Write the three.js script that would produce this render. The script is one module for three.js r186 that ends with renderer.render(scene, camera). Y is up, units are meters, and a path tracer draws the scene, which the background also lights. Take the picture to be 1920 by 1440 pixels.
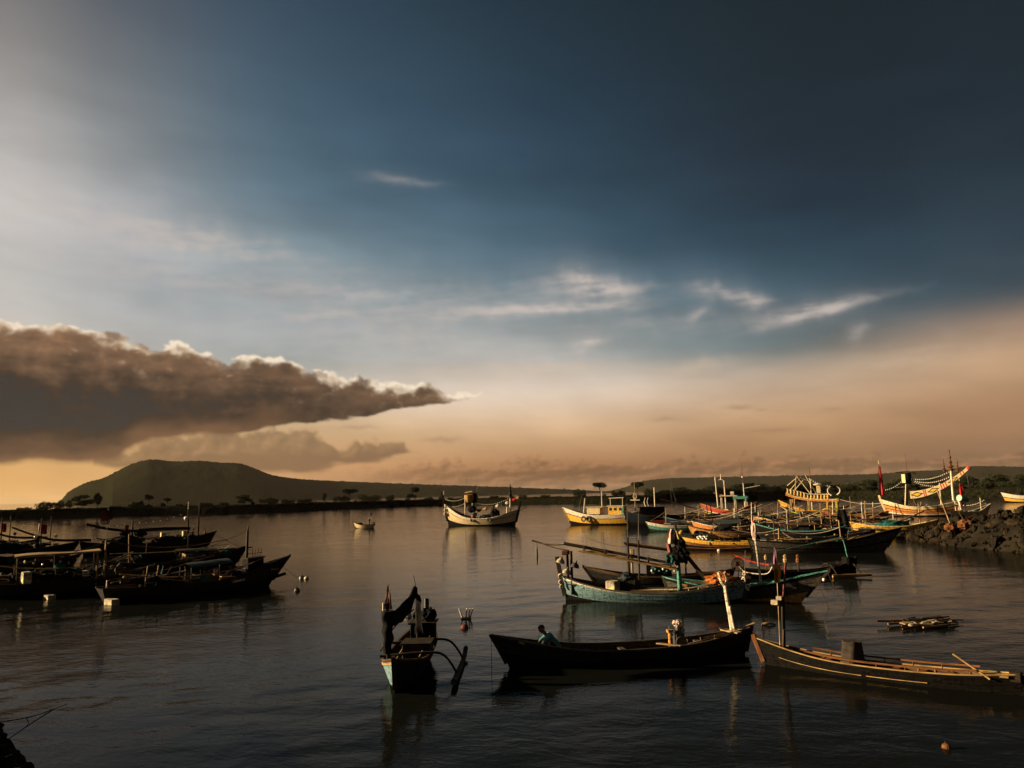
import * as THREE from 'three';
import { mergeGeometries, mergeVertices, toCreasedNormals } from 'three/addons/utils/BufferGeometryUtils.js';
import { MarchingCubes } from 'three/addons/objects/MarchingCubes.js';

const scene = new THREE.Scene();
const D2R = Math.PI / 180;

// ---------- camera: on the quay, 6 m above the water, tipped up 8 degrees and a little out of level
const camera = new THREE.PerspectiveCamera(52.006, 4 / 3, 0.3, 60000);
camera.position.set(0, 6, 0);
camera.rotation.order = 'YXZ';
camera.rotation.set(Math.atan(206 / 1476), 0, -Math.atan(0.022));

const renderer = new THREE.WebGLRenderer({ antialias: true });
renderer.setSize(1024, 768);
renderer.toneMapping = THREE.LinearToneMapping;
renderer.toneMappingExposure = 2.6;
renderer.shadowMap.enabled = true;

// ---------- noise
function mulberry(a) { return () => { a |= 0; a = a + 0x6D2B79F5 | 0; let t = Math.imul(a ^ a >>> 15, 1 | a); t = t + Math.imul(t ^ t >>> 7, 61 | t) ^ t; return ((t ^ t >>> 14) >>> 0) / 4294967296; }; }
const PERM = (() => { const r = mulberry(7), p = [...Array(256).keys()]; for (let i = 255; i > 0; i--) { const j = Math.floor(r() * (i + 1)); [p[i], p[j]] = [p[j], p[i]]; } return Uint8Array.from([...p, ...p]); })();
const GX = new Float32Array(256), GY = new Float32Array(256);
for (let i = 0; i < 256; i++) { GX[i] = Math.cos(i * 2.39996); GY[i] = Math.sin(i * 2.39996); }
function noise2(x, y, px = 256, py = 256) {          // gradient noise, -1..1, repeats after px, py
  const xi = Math.floor(x), yi = Math.floor(y), fx = x - xi, fy = y - yi;
  const u = fx * fx * fx * (fx * (fx * 6 - 15) + 10), v = fy * fy * fy * (fy * (fy * 6 - 15) + 10);
  const X0 = ((xi % px) + px) % px, X1 = (X0 + 1) % px, Y0 = ((yi % py) + py) % py, Y1 = (Y0 + 1) % py;
  const g = (a, b, dx, dy) => { const h = PERM[(PERM[a & 255] + b) & 255]; return GX[h] * dx + GY[h] * dy; };
  const n00 = g(X0, Y0, fx, fy), n10 = g(X1, Y0, fx - 1, fy), n01 = g(X0, Y1, fx, fy - 1), n11 = g(X1, Y1, fx - 1, fy - 1);
  return (n00 + (n10 - n00) * u + (n01 - n00) * v + (n00 - n10 - n01 + n11) * u * v) * 1.5;
}
function fbm(x, y, oct = 5, gain = 0.5) { let s = 0, a = 1, t = 0; for (let i = 0; i < oct; i++) { s += a * noise2(x + i * 17.3, y + i * 9.1); t += a; a *= gain; x *= 2.03; y *= 2.03; } return s / t; }
const clamp = (x, a = 0, b = 1) => Math.min(b, Math.max(a, x));
const sstep = (a, b, x) => { const t = clamp((x - a) / (b - a)); return t * t * (3 - 2 * t); };
const mix = (a, b, t) => a + (b - a) * t;
const lin = (c) => { c /= 255; return c <= 0.04045 ? c / 12.92 : Math.pow((c + 0.055) / 1.055, 2.4); };
function curve(pts, x) {                              // smooth line through [x, y] points
  const n = pts.length;
  if (x <= pts[0][0]) return pts[0][1];
  if (x >= pts[n - 1][0]) return pts[n - 1][1];
  let i = 0; while (pts[i + 1][0] < x) i++;
  const [x0, y0] = pts[i], [x1, y1] = pts[i + 1], d = (y1 - y0) / (x1 - x0);
  const m0 = i ? ((y1 - pts[i - 1][1]) / (x1 - pts[i - 1][0])) : d, m1 = i + 2 < n ? ((pts[i + 2][1] - y0) / (pts[i + 2][0] - x0)) : d;
  const h = x1 - x0, t = (x - x0) / h, t2 = t * t, t3 = t2 * t;
  return (2 * t3 - 3 * t2 + 1) * y0 + (t3 - 2 * t2 + t) * h * m0 + (-2 * t3 + 3 * t2) * y1 + (t3 - t2) * h * m1;
}

// ---------- sky: evening air and clouds, computed by direction (azimuth from straight ahead, elevation)
const SUN_AZ = -84, SUN_EL = 13;
{
  const W = 4096, H = 2048, data = new Float32Array(W * H * 4);
  const SKY = 1 / renderer.toneMappingExposure;      // the colours below are as the exposed picture shows them
  const EL = [0, 1.2, 2.5, 4.8, 7.5, 9.5, 11.5, 14, 17.5, 21, 26, 31, 36, 60, 90];
  const S = {
    far_left: [[228, 176, 108], [225, 172, 107], [215, 166, 104], [205, 165, 122], [198, 178, 152], [200, 190, 178], [196, 190, 182], [188, 185, 179], [196, 192, 188], [184, 180, 176], [152, 148, 146], [116, 114, 114], [92, 94, 100], [66, 73, 84], [42, 50, 61]],
    mid_left: [[216, 168, 106], [215, 165, 104], [216, 168, 110], [205, 168, 124], [198, 180, 156], [190, 183, 174], [182, 180, 176], [168, 171, 172], [176, 178, 180], [152, 155, 157], [121, 126, 130], [92, 98, 106], [74, 83, 95], [46, 59, 73], [35, 46, 58]],
    left: [[205, 158, 106], [205, 156, 106], [205, 158, 110], [208, 173, 130], [196, 182, 164], [166, 168, 164], [160, 166, 167], [146, 157, 162], [130, 146, 154], [100, 120, 133], [80, 101, 116], [65, 84, 100], [54, 71, 87], [41, 53, 67], [33, 43, 55]],
    middle: [[120, 86, 62], [138, 98, 68], [178, 134, 94], [214, 179, 142], [222, 205, 187], [184, 180, 173], [150, 157, 157], [118, 136, 144], [84, 109, 124], [63, 87, 103], [49, 71, 88], [41, 60, 74], [36, 52, 64], [31, 42, 53], [28, 38, 47]],
    right: [[114, 84, 62], [134, 99, 70], [160, 121, 86], [189, 152, 116], [191, 169, 147], [116, 124, 123], [94, 110, 117], [70, 93, 106], [46, 67, 82], [38, 54, 67], [33, 47, 57], [30, 43, 51], [28, 40, 48], [27, 37, 45], [26, 36, 44]],
    far_right: [[104, 80, 63], [122, 93, 70], [146, 111, 82], [168, 129, 97], [186, 152, 119], [158, 132, 112], [80, 86, 90], [52, 67, 78], [41, 57, 68], [35, 49, 59], [31, 43, 52], [29, 40, 48], [28, 37, 44], [26, 34, 41], [25, 33, 40]],
  };
  const col = (name, k = 1) => S[name].map((c) => c.map((v) => lin(v) * k));
  const AZ = [[-180, col('far_right', 0.6)], [-155, col('far_right', 0.66)], [-135, col('right', 0.9)], [-116, col('left', 1.2)], [-94, col('far_left', 1.25)], [-72, col('far_left', 1.25)], [-52, col('far_left', 1.1)], [-35, col('far_left')], [-28, col('mid_left')], [-18, col('left')], [0, col('middle')], [18, col('right')], [34, col('far_right')], [70, col('far_right', 0.82)], [115, col('far_right', 0.66)], [180, col('far_right', 0.6)]];
  const rows = AZ.map(([a, c]) => [0, 1, 2].map((k) => EL.map((e, i) => [e, c[i][k]])));
  let atRow;                                          // the columns' colours at this row's elevation
  const base = (az, el, out) => {
    let i = 0; while (i < AZ.length - 2 && AZ[i + 1][0] < az) i++;
    const x0 = AZ[i][0], x1 = AZ[i + 1][0], h = x1 - x0, t = clamp((az - x0) / h), t2 = t * t, t3 = t2 * t;
    const ip = Math.max(0, i - 1), iq = Math.min(AZ.length - 1, i + 2);
    for (let k = 0; k < 3; k++) {
      const y0 = atRow[i][k], y1 = atRow[i + 1][k], yp = atRow[ip][k], yq = atRow[iq][k];
      const m0 = ip === i ? (y1 - y0) / h : (y1 - yp) / (x1 - AZ[ip][0]), m1 = iq === i + 1 ? (y1 - y0) / h : (yq - y0) / (AZ[iq][0] - x0);
      out[k] = Math.max(0.004, (2 * t3 - 3 * t2 + 1) * y0 + (t3 - 2 * t2 + t) * h * m0 + (-2 * t3 + 3 * t2) * y1 + (t3 - t2) * h * m1);
    }
  };
  // the cloud bank over the cape: upper and lower edge as azimuth, elevation
  const TOP = [[-60, 9], [-48, 11], [-40, 11.6], [-33.57, 11.3], [-31.88, 11.35], [-30.7, 11.0], [-28.75, 11.25], [-27.02, 10.75], [-25.08, 10.25], [-22.76, 10.35], [-20, 9.6], [-17.52, 10.05], [-15.34, 9.4], [-13.11, 8.8], [-10.09, 8.4], [-7.79, 8.15], [-5.47, 7.72], [-3.6, 7.42], [-2.2, 7.2]];
  const BOT = [[-60, 8], [-48, 4], [-40, 2.6], [-33.06, 2.35], [-29.67, 2.5], [-26.6, 2.7], [-25.4, 3.5], [-21.54, 4.0], [-18.9, 4.35], [-17.4, 5.05], [-13.81, 5.45], [-10.46, 5.65], [-8.94, 6.1], [-7.03, 6.5], [-4.71, 6.76], [-3.4, 6.95], [-2.2, 7.2]];
  const TOP2 = [[-27, 3.4], [-22, 4.5], [-18.1, 5.0], [-16.7, 5.15], [-13.8, 4.55], [-12.32, 3.75], [-10.08, 4.25], [-8, 3.85], [-7.2, 3.2]];
  const BOT2 = [[-27, 2.3], [-18.06, 1.75], [-15.22, 1.75], [-11.94, 2.2], [-8.57, 2.8], [-7.2, 3.1]];
  // thin high streaks: azimuth, elevation, half length, half width (degrees), slope, strength, colour warmth
  const WISPS = [[6.4, 14.75, 4.0, 0.62, -0.10, 1.15], [2.4, 13.35, 6.8, 0.24, 0.02, 1.1], [7.5, 13.25, 3, 0.22, -0.02, 0.45], [-8.1, 22.4, 3.0, 0.22, -0.08, 0.3], [15.2, 13.75, 2.2, 0.36, -0.3, 0.8], [17.6, 13.1, 1.3, 0.36, -0.2, 0.95], [21.3, 11.8, 5.0, 0.36, 0.14, 0.85], [22.8, 12.2, 2.4, 0.3, 0.1, 0.5], [5.6, 10.65, 1.3, 0.3, 0.08, 1.0], [13.9, 8.7, 3.2, 0.42, 0.13, 0.5], [13.6, 12.35, 0.9, 0.28, 0.35, 0.5], [24.2, 10.3, 0.8, 0.35, 0.3, 0.42], [-14, 12.9, 6, 0.4, 0.06, 0.4], [-25, 17.7, 12, 0.8, -0.1, 0.62], [-4, 13.0, 9, 0.5, 0.05, 0.4], [-12, 14.4, 7, 0.5, 0.0, 0.4], [-22, 14.9, 9, 0.5, -0.02, 0.28], [-6, 11.3, 8, 0.8, -0.12, 0.4], [2, 9.0, 7, 0.7, -0.04, 0.35], [28, 8.4, 7, 0.6, 0.12, 0.25], [-3, 14.2, 11, 1.0, 0.0, 0.22], [-24, 15.8, 16, 1.8, -0.05, 0.2], [10, 11.8, 8, 0.6, 0.02, 0.22], [-14, 10.6, 10, 1.0, -0.06, 0.25], [0, 8.6, 12, 0.8, 0.03, 0.3]];
  const SPECKS = [[16.1, 5.65, 1.0, 0.16, 0.7], [17.6, 5.4, 0.45, 0.1, 0.5], [10.9, 5.05, 0.9, 0.13, 0.6], [22.3, 5.2, 0.9, 0.12, 0.5], [18.3, 3.95, 2.2, 0.15, 0.5], [25.3, 3.2, 3.2, 0.2, 0.35], [16.5, 4.9, 0.4, 0.08, 0.35], [-5.2, 4.0, 1.5, 0.2, 0.7], [-11.2, 4.95, 1.6, 0.16, 0.55]];
  const c = [0, 0, 0], put = (t, r, g, b) => { c[0] = mix(c[0], lin(r), t); c[1] = mix(c[1], lin(g), t); c[2] = mix(c[2], lin(b), t); };
  const bank = (az, el, top, bot, f) => {             // how deep inside a heap of cloud: > 0 inside
    const n = fbm(az * f, el * f * 1.25, 6, 0.52), billow = Math.abs(fbm(az * f * 0.8 + 40, el * f, 4, 0.5));
    const big = Math.abs(fbm(az * f * 0.5 + 11, el * f * 0.45 + 3, 3, 0.5)), t = curve(top, az), b = curve(bot, az), up = t - el + n * 0.5 + (billow - 0.2) * 1.2 + (big - 0.18) * 1.3, dn = el - b + fbm(az * f * 0.6 + 9, el * f * 1.6, 5) * 0.55;
    return [Math.min(up, dn * 1.15), up, dn];
  };
  for (let row = H / 2; row < H; row++) {
    const el = ((row + 0.5) / H - 0.5) * 180;
    atRow = rows.map((c) => c.map((p) => curve(p, el)));
    for (let cx = 0; cx < W; cx++) {
      const round = ((cx + 0.5) / W - 0.5) * 360; let az = round + 90; if (az > 180) az -= 360;
      if (cx % 8 && (az < -66 || az > 46)) { const q = (row * W + cx) * 4, p = q - (cx % 8) * 4; for (let k = 0; k < 4; k++) data[q + k] = data[p + k]; continue; }
      base(az, el, c);
      if (az > -66 && az < 46 && el < 40) {
        // faint unevenness of the high veil
        const veil = fbm(az * 0.11 + 3, el * 0.42 + az * 0.03, 5), fade = sstep(36, 20, el);
        for (let k = 0; k < 3; k++) c[k] *= 1 + veil * 0.22 * fade;
        const fib = 0.5 + 0.5 * fbm(az * 0.22, el * 1.7 - az * 0.12, 5, 0.55), fib2 = 0.5 + 0.5 * fbm(az * 0.5 + 5 + el * 0.3, el * 1.3, 6, 0.55);
        for (const [a, e, l, w, s, k] of WISPS) {
          const dx = (az - a) / l; if (Math.abs(dx) > 1.6) continue;
          const wob = fbm(az * 0.5 + a, e, 3) * w * 1.2, dy = (el - e - (az - a) * s - wob) / (w * (1.25 - 0.5 * dx));
          const d = Math.exp(-dx * dx * 1.5 - dy * dy) * sstep(0.22, 0.72, fib * 0.55 + fib2 * 0.5);
          const veilw = Math.exp(-dx * dx * 1.2 - dy * dy * 0.16) * (0.4 + 0.6 * fib);
          put(clamp(d * k * 0.85 + veilw * k * 0.16), el > 9.5 ? 205 : 214, el > 9.5 ? 192 : 190, el > 9.5 ? 183 : 164);
        }
        for (const [a, e, l, w, k] of SPECKS) {
          const dx = (az - a) / l, dy = (el - e + fbm(az * 1.4, 3, 3) * w) / w; if (dx * dx + dy * dy > 6) continue;
          put(clamp(Math.exp(-(dx * dx + dy * dy) * 1.3) * k * (0.6 + 0.8 * fib2)) * 0.6, 140, 108, 84);
        }
        // low brown heaps along the horizon
        if (el < 4.5) {
          const n = fbm(az * 0.45, el * 1.3 + 8, 6, 0.55), puff = Math.abs(fbm(az * 0.9 + 3, el * 1.6, 5)), lineTop = 1.7 + 0.7 * fbm(az * 0.14, 2.5, 3) + puff * 1.5;
          const k = sstep(-0.25, 0.45, lineTop - el + n * 0.8) * sstep(-14, -6, az) * 0.55;
          const n2 = fbm((az - 0.22) * 0.45, (el + 0.16) * 1.3 + 8, 6, 0.55), lit = clamp(0.3 + (n - n2) * 2.2 + sstep(0.5, 0, lineTop - el) * 0.22);
          put(k, mix(96, 176, lit), mix(68, 126, lit), mix(48, 88, lit));
        }
        // brown heap behind the tip of the bank
        if (az > -28 && az < -6.6 && el < 6) {
          const [d, up] = bank(az, el, TOP2, BOT2, 0.62);
          if (d > -0.2) {
            const [d2] = bank(az - 0.25, el + 0.25, TOP2, BOT2, 0.62), edge = sstep(0.55, 0, up) * sstep(-17, -13, az), lit = clamp(0.1 + (d - d2) * 0.5 + edge * 0.5 + 0.12 * fbm(az * 1.1, el * 1.3, 5));
            put(sstep(-0.15, 0.4, d) * 0.66, mix(84, 214, lit), mix(66, 160, lit), mix(52, 108, lit));
          }
        }
        // the bank itself
        if (az < -2.2 && el < 13.5) {
          const [d, up, dn] = bank(az, el, TOP, BOT, 0.5);
          if (d > -0.25) {
            const [, up2] = bank(az - 0.45, el + 0.4, TOP, BOT, 0.5), n = fbm(az * 0.3 + 2, el * 0.6, 5), n3 = fbm(az * 1.2, el * 1.7 + 4, 6, 0.6), lump = 1 - Math.abs(fbm(az * 0.42 + 7, el * 0.75 + 2, 4)) * 2.4;
            const rim = sstep(0.85, 0.0, up + n3 * 0.6) * (0.22 + 0.78 * sstep(-0.3, 0.32, n + lump * 0.3)), side = clamp((up - up2 + 0.45) * 0.6);
            const warm = clamp(sstep(4.6, 0.4, up + n * 2.2) * 0.62 + sstep(-14, -32, az) * sstep(5.2, 1.2, up) * 0.3 + n3 * 0.26 + n * 0.3 + (lump - 0.5) * 0.12);
            const spot = Math.max(0, n3 + n * 0.5 - 0.3) * 1.5 * sstep(3.4, 0.9, up);
            const lit = clamp(rim * (0.55 + side * 1.1) + spot * side * 1.8) * 0.96;
            const low = sstep(2.6, 0.2, dn + n * 0.8) * sstep(-10, -22, az);       // the glow under the bank shines through its base
            const deep = clamp(warm + fbm(az * 0.22 + 4, el * 1.5, 5, 0.6) * 0.28 - 0.05);
            let r = mix(54, 146, deep), g = mix(46, 111, deep), b = mix(39, 83, deep);
            r = mix(r, 152, low * 0.7); g = mix(g, 110, low * 0.7); b = mix(b, 76, low * 0.7);
            r = mix(r, 250, lit); g = mix(g, 232, lit); b = mix(b, 210, lit * 0.97);
            put(sstep(-0.1, 0.1 + 0.7 * sstep(1.2, 0.2, dn) * sstep(-16, -24, az), d), r, g, b);
          }
        }
      }
      const q = (row * W + cx) * 4; data[q] = c[0] * SKY; data[q + 1] = c[1] * SKY; data[q + 2] = c[2] * SKY; data[q + 3] = 1;
    }
  }
  for (let q = 0; q < W * H * 2; q += 4) { data[q] = 0.02; data[q + 1] = 0.017; data[q + 2] = 0.015; data[q + 3] = 1; }
  const sky = new THREE.DataTexture(data, W, H, THREE.RGBAFormat, THREE.FloatType);
  sky.mapping = THREE.EquirectangularReflectionMapping; sky.magFilter = THREE.LinearFilter; sky.needsUpdate = true;
  scene.background = sky; scene.environment = sky;
}

// ---------- sun: low on the left, a little behind the camera
const sun = new THREE.DirectionalLight(new THREE.Color(1, 0.72, 0.4), 5);
sun.position.set(Math.sin(SUN_AZ * D2R) * Math.cos(SUN_EL * D2R), Math.sin(SUN_EL * D2R), -Math.cos(SUN_AZ * D2R) * Math.cos(SUN_EL * D2R)).multiplyScalar(300);
sun.castShadow = true; sun.shadow.radius = 1.5; sun.shadow.mapSize.set(4096, 4096);
Object.assign(sun.shadow.camera, { left: -300, right: 300, top: 300, bottom: -300, near: 1, far: 900 });
scene.add(sun, sun.target);

// ---------- haze over the bay
scene.fog = new THREE.FogExp2(new THREE.Color(1, 0.9, 0.8), 0.8e-5);

// ---------- small helpers
const used = {};
function numbered(name) { const n = used[name] = (used[name] ?? -1) + 1; return n ? name + '_' + String(n).padStart(3, '0') : name; }
function part(name, geo, mat, parent) { const m = new THREE.Mesh(geo, mat); m.name = name; m.castShadow = m.receiveShadow = true; parent.add(m); return m; }
function thing(name, label, category, pos = [0, 0, 0], turn = 0, group) {
  const o = new THREE.Group(); o.name = numbered(name); o.position.set(...pos); o.rotation.y = turn; o.userData = { label, category };
  if (group) o.userData.group = group; scene.add(o); return o;
}
function single(name, label, category, geo, mat, pos = [0, 0, 0], turn = 0, group) {
  const m = part(numbered(name), geo, mat, scene); m.position.set(...pos); m.rotation.y = turn; m.userData = { label, category };
  if (group) m.userData.group = group; return m;
}
function setting(name, geo, mat) { const m = part(name, geo, mat, scene); m.userData.kind = 'structure'; return m; }
function dataTex(n, fn, srgb) {                      // square texture from fn(x, y) -> [r, g, b] in 0..1
  const d = new Uint8Array(n * n * 4);
  for (let y = 0; y < n; y++) for (let x = 0; x < n; x++) { const v = fn(x / n, y / n), q = (y * n + x) * 4; d[q] = clamp(v[0]) * 255; d[q + 1] = clamp(v[1]) * 255; d[q + 2] = clamp(v[2]) * 255; d[q + 3] = 255; }
  const t = new THREE.DataTexture(d, n, n, THREE.RGBAFormat); t.wrapS = t.wrapT = THREE.RepeatWrapping; t.magFilter = THREE.LinearFilter; t.minFilter = THREE.LinearMipmapLinearFilter; t.generateMipmaps = true;
  if (srgb) t.colorSpace = THREE.SRGBColorSpace; t.needsUpdate = true; return t;
}
function floatTex(n, fn) {
  const d = new Float32Array(n * n * 4);
  for (let y = 0; y < n; y++) for (let x = 0; x < n; x++) { const v = fn(x / n, y / n), q = (y * n + x) * 4; d[q] = d[q + 1] = d[q + 2] = v; d[q + 3] = 1; }
  const t = new THREE.DataTexture(d, n, n, THREE.RGBAFormat, THREE.FloatType); t.wrapS = t.wrapT = THREE.RepeatWrapping; t.magFilter = THREE.LinearFilter; t.needsUpdate = true; return t;
}
function tfbm(u, v, f, oct, gain = 0.5, sy = 1) { let s = 0, a = 1, t = 0; for (let i = 0; i < oct; i++) { const p = Math.round(f * 2 ** i), q = Math.max(1, Math.round(f * sy * 2 ** i)); s += a * noise2(u * p + 0.37 * i, v * q + 0.71 * i, p, q); t += a; a *= gain; } return s / t; }
function grid(nu, nv, fn, uvf) {                      // open sheet of quads through fn(u, v)
  const pos = [], uv = [], idx = [];
  for (let j = 0; j <= nv; j++) for (let i = 0; i <= nu; i++) { const p = fn(i / nu, j / nv); pos.push(p[0], p[1], p[2]); const q = uvf ? uvf(i / nu, j / nv, p) : [i / nu, j / nv]; uv.push(q[0], q[1]); }
  for (let j = 0; j < nv; j++) for (let i = 0; i < nu; i++) { const a = j * (nu + 1) + i; idx.push(a, a + 1, a + nu + 2, a, a + nu + 2, a + nu + 1); }
  const g = new THREE.BufferGeometry(); g.setAttribute('position', new THREE.Float32BufferAttribute(pos, 3)); g.setAttribute('uv', new THREE.Float32BufferAttribute(uv, 2)); g.setIndex(idx); g.computeVertexNormals(); return g;
}

// ---------- the sea: one sheet to the horizon, low swell near the quay, ripples from two layers of relief
{
  const ripple = floatTex(1024, (u, v) => {            // 11 m tile, crests lying across the view
    const w = 0.10 * tfbm(u, v, 5, 3);
    return 0.5 + 0.30 * tfbm(u + w * 0.2, v + w, 7, 6, 0.56, 2.4) + 0.14 * Math.abs(tfbm(u, v + w, 11, 4, 0.5, 2.2));
  });
  const rough = dataTex(512, (u, v) => { const g = sstep(-0.12, 0.4, tfbm(u, v, 5, 6, 0.55, 3)); return [0, 0.012 + 0.085 * g, 0]; });
  rough.channel = 2;
  const normalFromFine = (() => {                     // second layer as a normal map, 3.7 m tile
    const n = 512, src = (x, y) => tfbm(((x % n) + n) % n / n, ((y % n) + n) % n / n, 8, 5, 0.6, 1.8);
    const h = new Float32Array(n * n); for (let y = 0; y < n; y++) for (let x = 0; x < n; x++) h[y * n + x] = src(x, y);
    const g = (x, y) => h[((y + n) % n) * n + ((x + n) % n)];
    return dataTex(n, (u, v) => { const x = Math.round(u * n), y = Math.round(v * n), k = 2.2; return [0.5 + (g(x - 1, y) - g(x + 1, y)) * k, 0.5 + (g(x, y - 1) - g(x, y + 1)) * k, 1]; });
  })();
  normalFromFine.channel = 1;
  const mat = new THREE.MeshPhysicalMaterial({ color: new THREE.Color(0.006, 0.0066, 0.006), roughness: 1, ior: 1.33, specularIntensity: 0.05, roughnessMap: rough, bumpMap: ripple, bumpScale: 0.017, normalMap: normalFromFine, normalScale: new THREE.Vector2(0.06, 0.06) });
  const az = []; for (let a = -180; a < -56; a += 4) az.push(a); for (let a = -56; a < 56; a += 0.5) az.push(a); for (let a = 56; a <= 180; a += 4) az.push(a);
  const rr = [0.02]; for (let r = 2; r < 26000; r *= 1.0125) rr.push(r);
  const swell = (x, z) => 0.030 * fbm(x * 0.16 + 3, z * 0.36, 3, 0.5) + 0.016 * noise2(x * 0.55 + z * 0.12, z * 1.1) + 0.008 * noise2(x * 1.3, z * 2.2 - x * 0.3);
  const pos = [], uv = [], uv1 = [], uv2 = [], idx = [], n = az.length;
  for (const r of rr) for (const a of az) {
    const x = Math.sin(a * D2R) * r, z = -Math.cos(a * D2R) * r;
    const gust = 0.35 + 1.3 * sstep(-0.3, 0.45, fbm(x * 0.022, z * 0.05 + 5, 3));
    pos.push(x, Math.abs(a) < 57 ? swell(x, z) * gust * sstep(320, 60, r) * sstep(3, 8, r) : 0, z);
    uv.push(x / 11, z / 11); uv1.push((x * 0.956 + z * 0.292) / 3.7, (z * 0.956 - x * 0.292) / 3.7); uv2.push(x / 170, z / 170);
  }
  for (let j = 0; j < rr.length - 1; j++) for (let i = 0; i < n - 1; i++) { const a = j * n + i; idx.push(a, a + 1, a + n + 1, a, a + n + 1, a + n); }
  const g = new THREE.BufferGeometry(); g.setAttribute('position', new THREE.Float32BufferAttribute(pos, 3)); g.setAttribute('uv', new THREE.Float32BufferAttribute(uv, 2)); g.setAttribute('uv1', new THREE.Float32BufferAttribute(uv1, 2)); g.setAttribute('uv2', new THREE.Float32BufferAttribute(uv2, 2)); g.setIndex(idx); g.computeVertexNormals();
  setting('sea', g, mat);
}

// ---------- hills beyond the bay
function hill(name, line, r0, deep, seed, mat, tree) {
  const a0 = line[0][0], a1 = line[line.length - 1][0], nu = Math.round((a1 - a0) * 22), nv = 44;
  setting(name, grid(nu, nv, (u, v) => {
    const a = mix(a0, a1, u), ridge = curve(line, a), t = v * 2 - 1, k = clamp(ridge / 60);        // v 0.5 is the ridge
    const out = deep * (0.25 + 0.75 * clamp(ridge / 170)), r = r0 + out * t;
    let h = ridge * Math.pow(Math.max(0, 1 - Math.abs(t) ** 1.7), 1.15) - 3;
    h += fbm(a * 0.5 + seed, r / 190, 4) * 16 * k * (1 - Math.exp(-((t / 0.2) ** 2))) * (1 - t * t);
    h += (Math.max(0, noise2(a * 7 + seed, r / 90)) + Math.max(0, noise2(a * 3.1 + seed, r / 140)) * 0.7) * tree * clamp(ridge / 20) * Math.exp(-((t / 0.12) ** 2));
    return [Math.sin(a * D2R) * r, h, -Math.cos(a * D2R) * r];
  }, (u, v, p) => [p[0] / 90, p[1] / 60 + p[2] / 90]), mat);
}
const forestTex = dataTex(512, (u, v) => { const n = 0.62 + 0.5 * tfbm(u, v, 14, 5, 0.65); return [n, n, n * 0.92]; }, true);
const forest = new THREE.MeshPhysicalMaterial({ specularIntensity: 0, color: new THREE.Color(0.036, 0.040, 0.024), roughness: 1, map: forestTex });
hill('cape_hill', [[-30.2, 0], [-30.0, 8], [-29.7, 31], [-29.29, 74], [-28.43, 119], [-27.24, 152], [-26.03, 213], [-25.1, 242], [-24.62, 248], [-23.16, 236], [-21.84, 239], [-20.14, 226], [-19.11, 221], [-18.06, 188], [-17, 152], [-15.21, 127], [-13.03, 111], [-10.07, 96], [-6.3, 77], [-2.47, 60], [1.37, 40], [5.2, 20], [8.23, 0]], 5000, 1500, 1.3, forest, 7);
hill('far_hill', [[6.0, 0], [6.72, 14], [7.86, 43], [9.01, 92], [10.52, 115], [12.73, 118], [15.63, 118], [17.75, 116], [21.18, 112], [23.16, 109], [25.09, 111], [26.35, 123], [28.77, 128], [29.38, 145], [30.25, 150], [31.38, 142], [32.76, 132], [38, 120], [46, 60], [52, 0]], 7500, 1800, 7.7, forest, 8);

// ---------- the long breakwater bank across the bay, grown over with scrub
const BANK = [[-420, -330], [-300, -352], [-235.6, -364.5], [-182.3, -375.4], [-120.5, -378], [-90.8, -440], [-49.2, -492], [10.7, -462], [67.1, -430], [137.4, -446], [183, -430], [222, -350], [300, -300], [390, -270]];
const bankAt = (t) => { const k = t * (BANK.length - 1), xs = BANK.map((p, i) => [i, p[0]]), zs = BANK.map((p, i) => [i, p[1]]); return [curve(xs, k), curve(zs, k)]; };
const earthTex = dataTex(512, (u, v) => { const n = 0.55 + 0.6 * tfbm(u, v, 10, 6, 0.62), s = sstep(0.1, 0.4, tfbm(u, v, 6, 4)); return [n * mix(1, 0.8, s), n, n * mix(0.9, 0.7, s)]; }, true);
const bankMat = new THREE.MeshPhysicalMaterial({ specularIntensity: 0, color: new THREE.Color(0.032, 0.031, 0.022), roughness: 1, map: earthTex });
setting('breakwater_bank', grid(900, 10, (u, v) => {
  const [x, z] = bankAt(u), [x2, z2] = bankAt(Math.min(1, u + 0.002)), [x1, z1] = bankAt(Math.max(0, u - 0.002)), l = Math.hypot(x2 - x1, z2 - z1), nx = -(z2 - z1) / l, nz = (x2 - x1) / l;
  const t = v * 2 - 1, tall = 4.15 + 0.6 * sstep(60, 150, x) + 0.8 * sstep(170, 230, x), h = tall * Math.pow(Math.max(0, 1 - t ** 4), 0.6) - 0.5, off = -t * 9 - 9 + 2;
  const rough = (noise2(u * 700, v * 9) * 0.35 + fbm(u * 160, v * 4, 3) * 0.45) * (Math.abs(t) < 0.98 ? 1 : 0);
  const s = noise2(u * 420 + 9, v * 7) * 0.6;
  return [x - nx * (off + s) * -1, h + rough, z - nz * (off + s) * -1];
}, (u, v) => [u * 130, v * 3]), bankMat);

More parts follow.
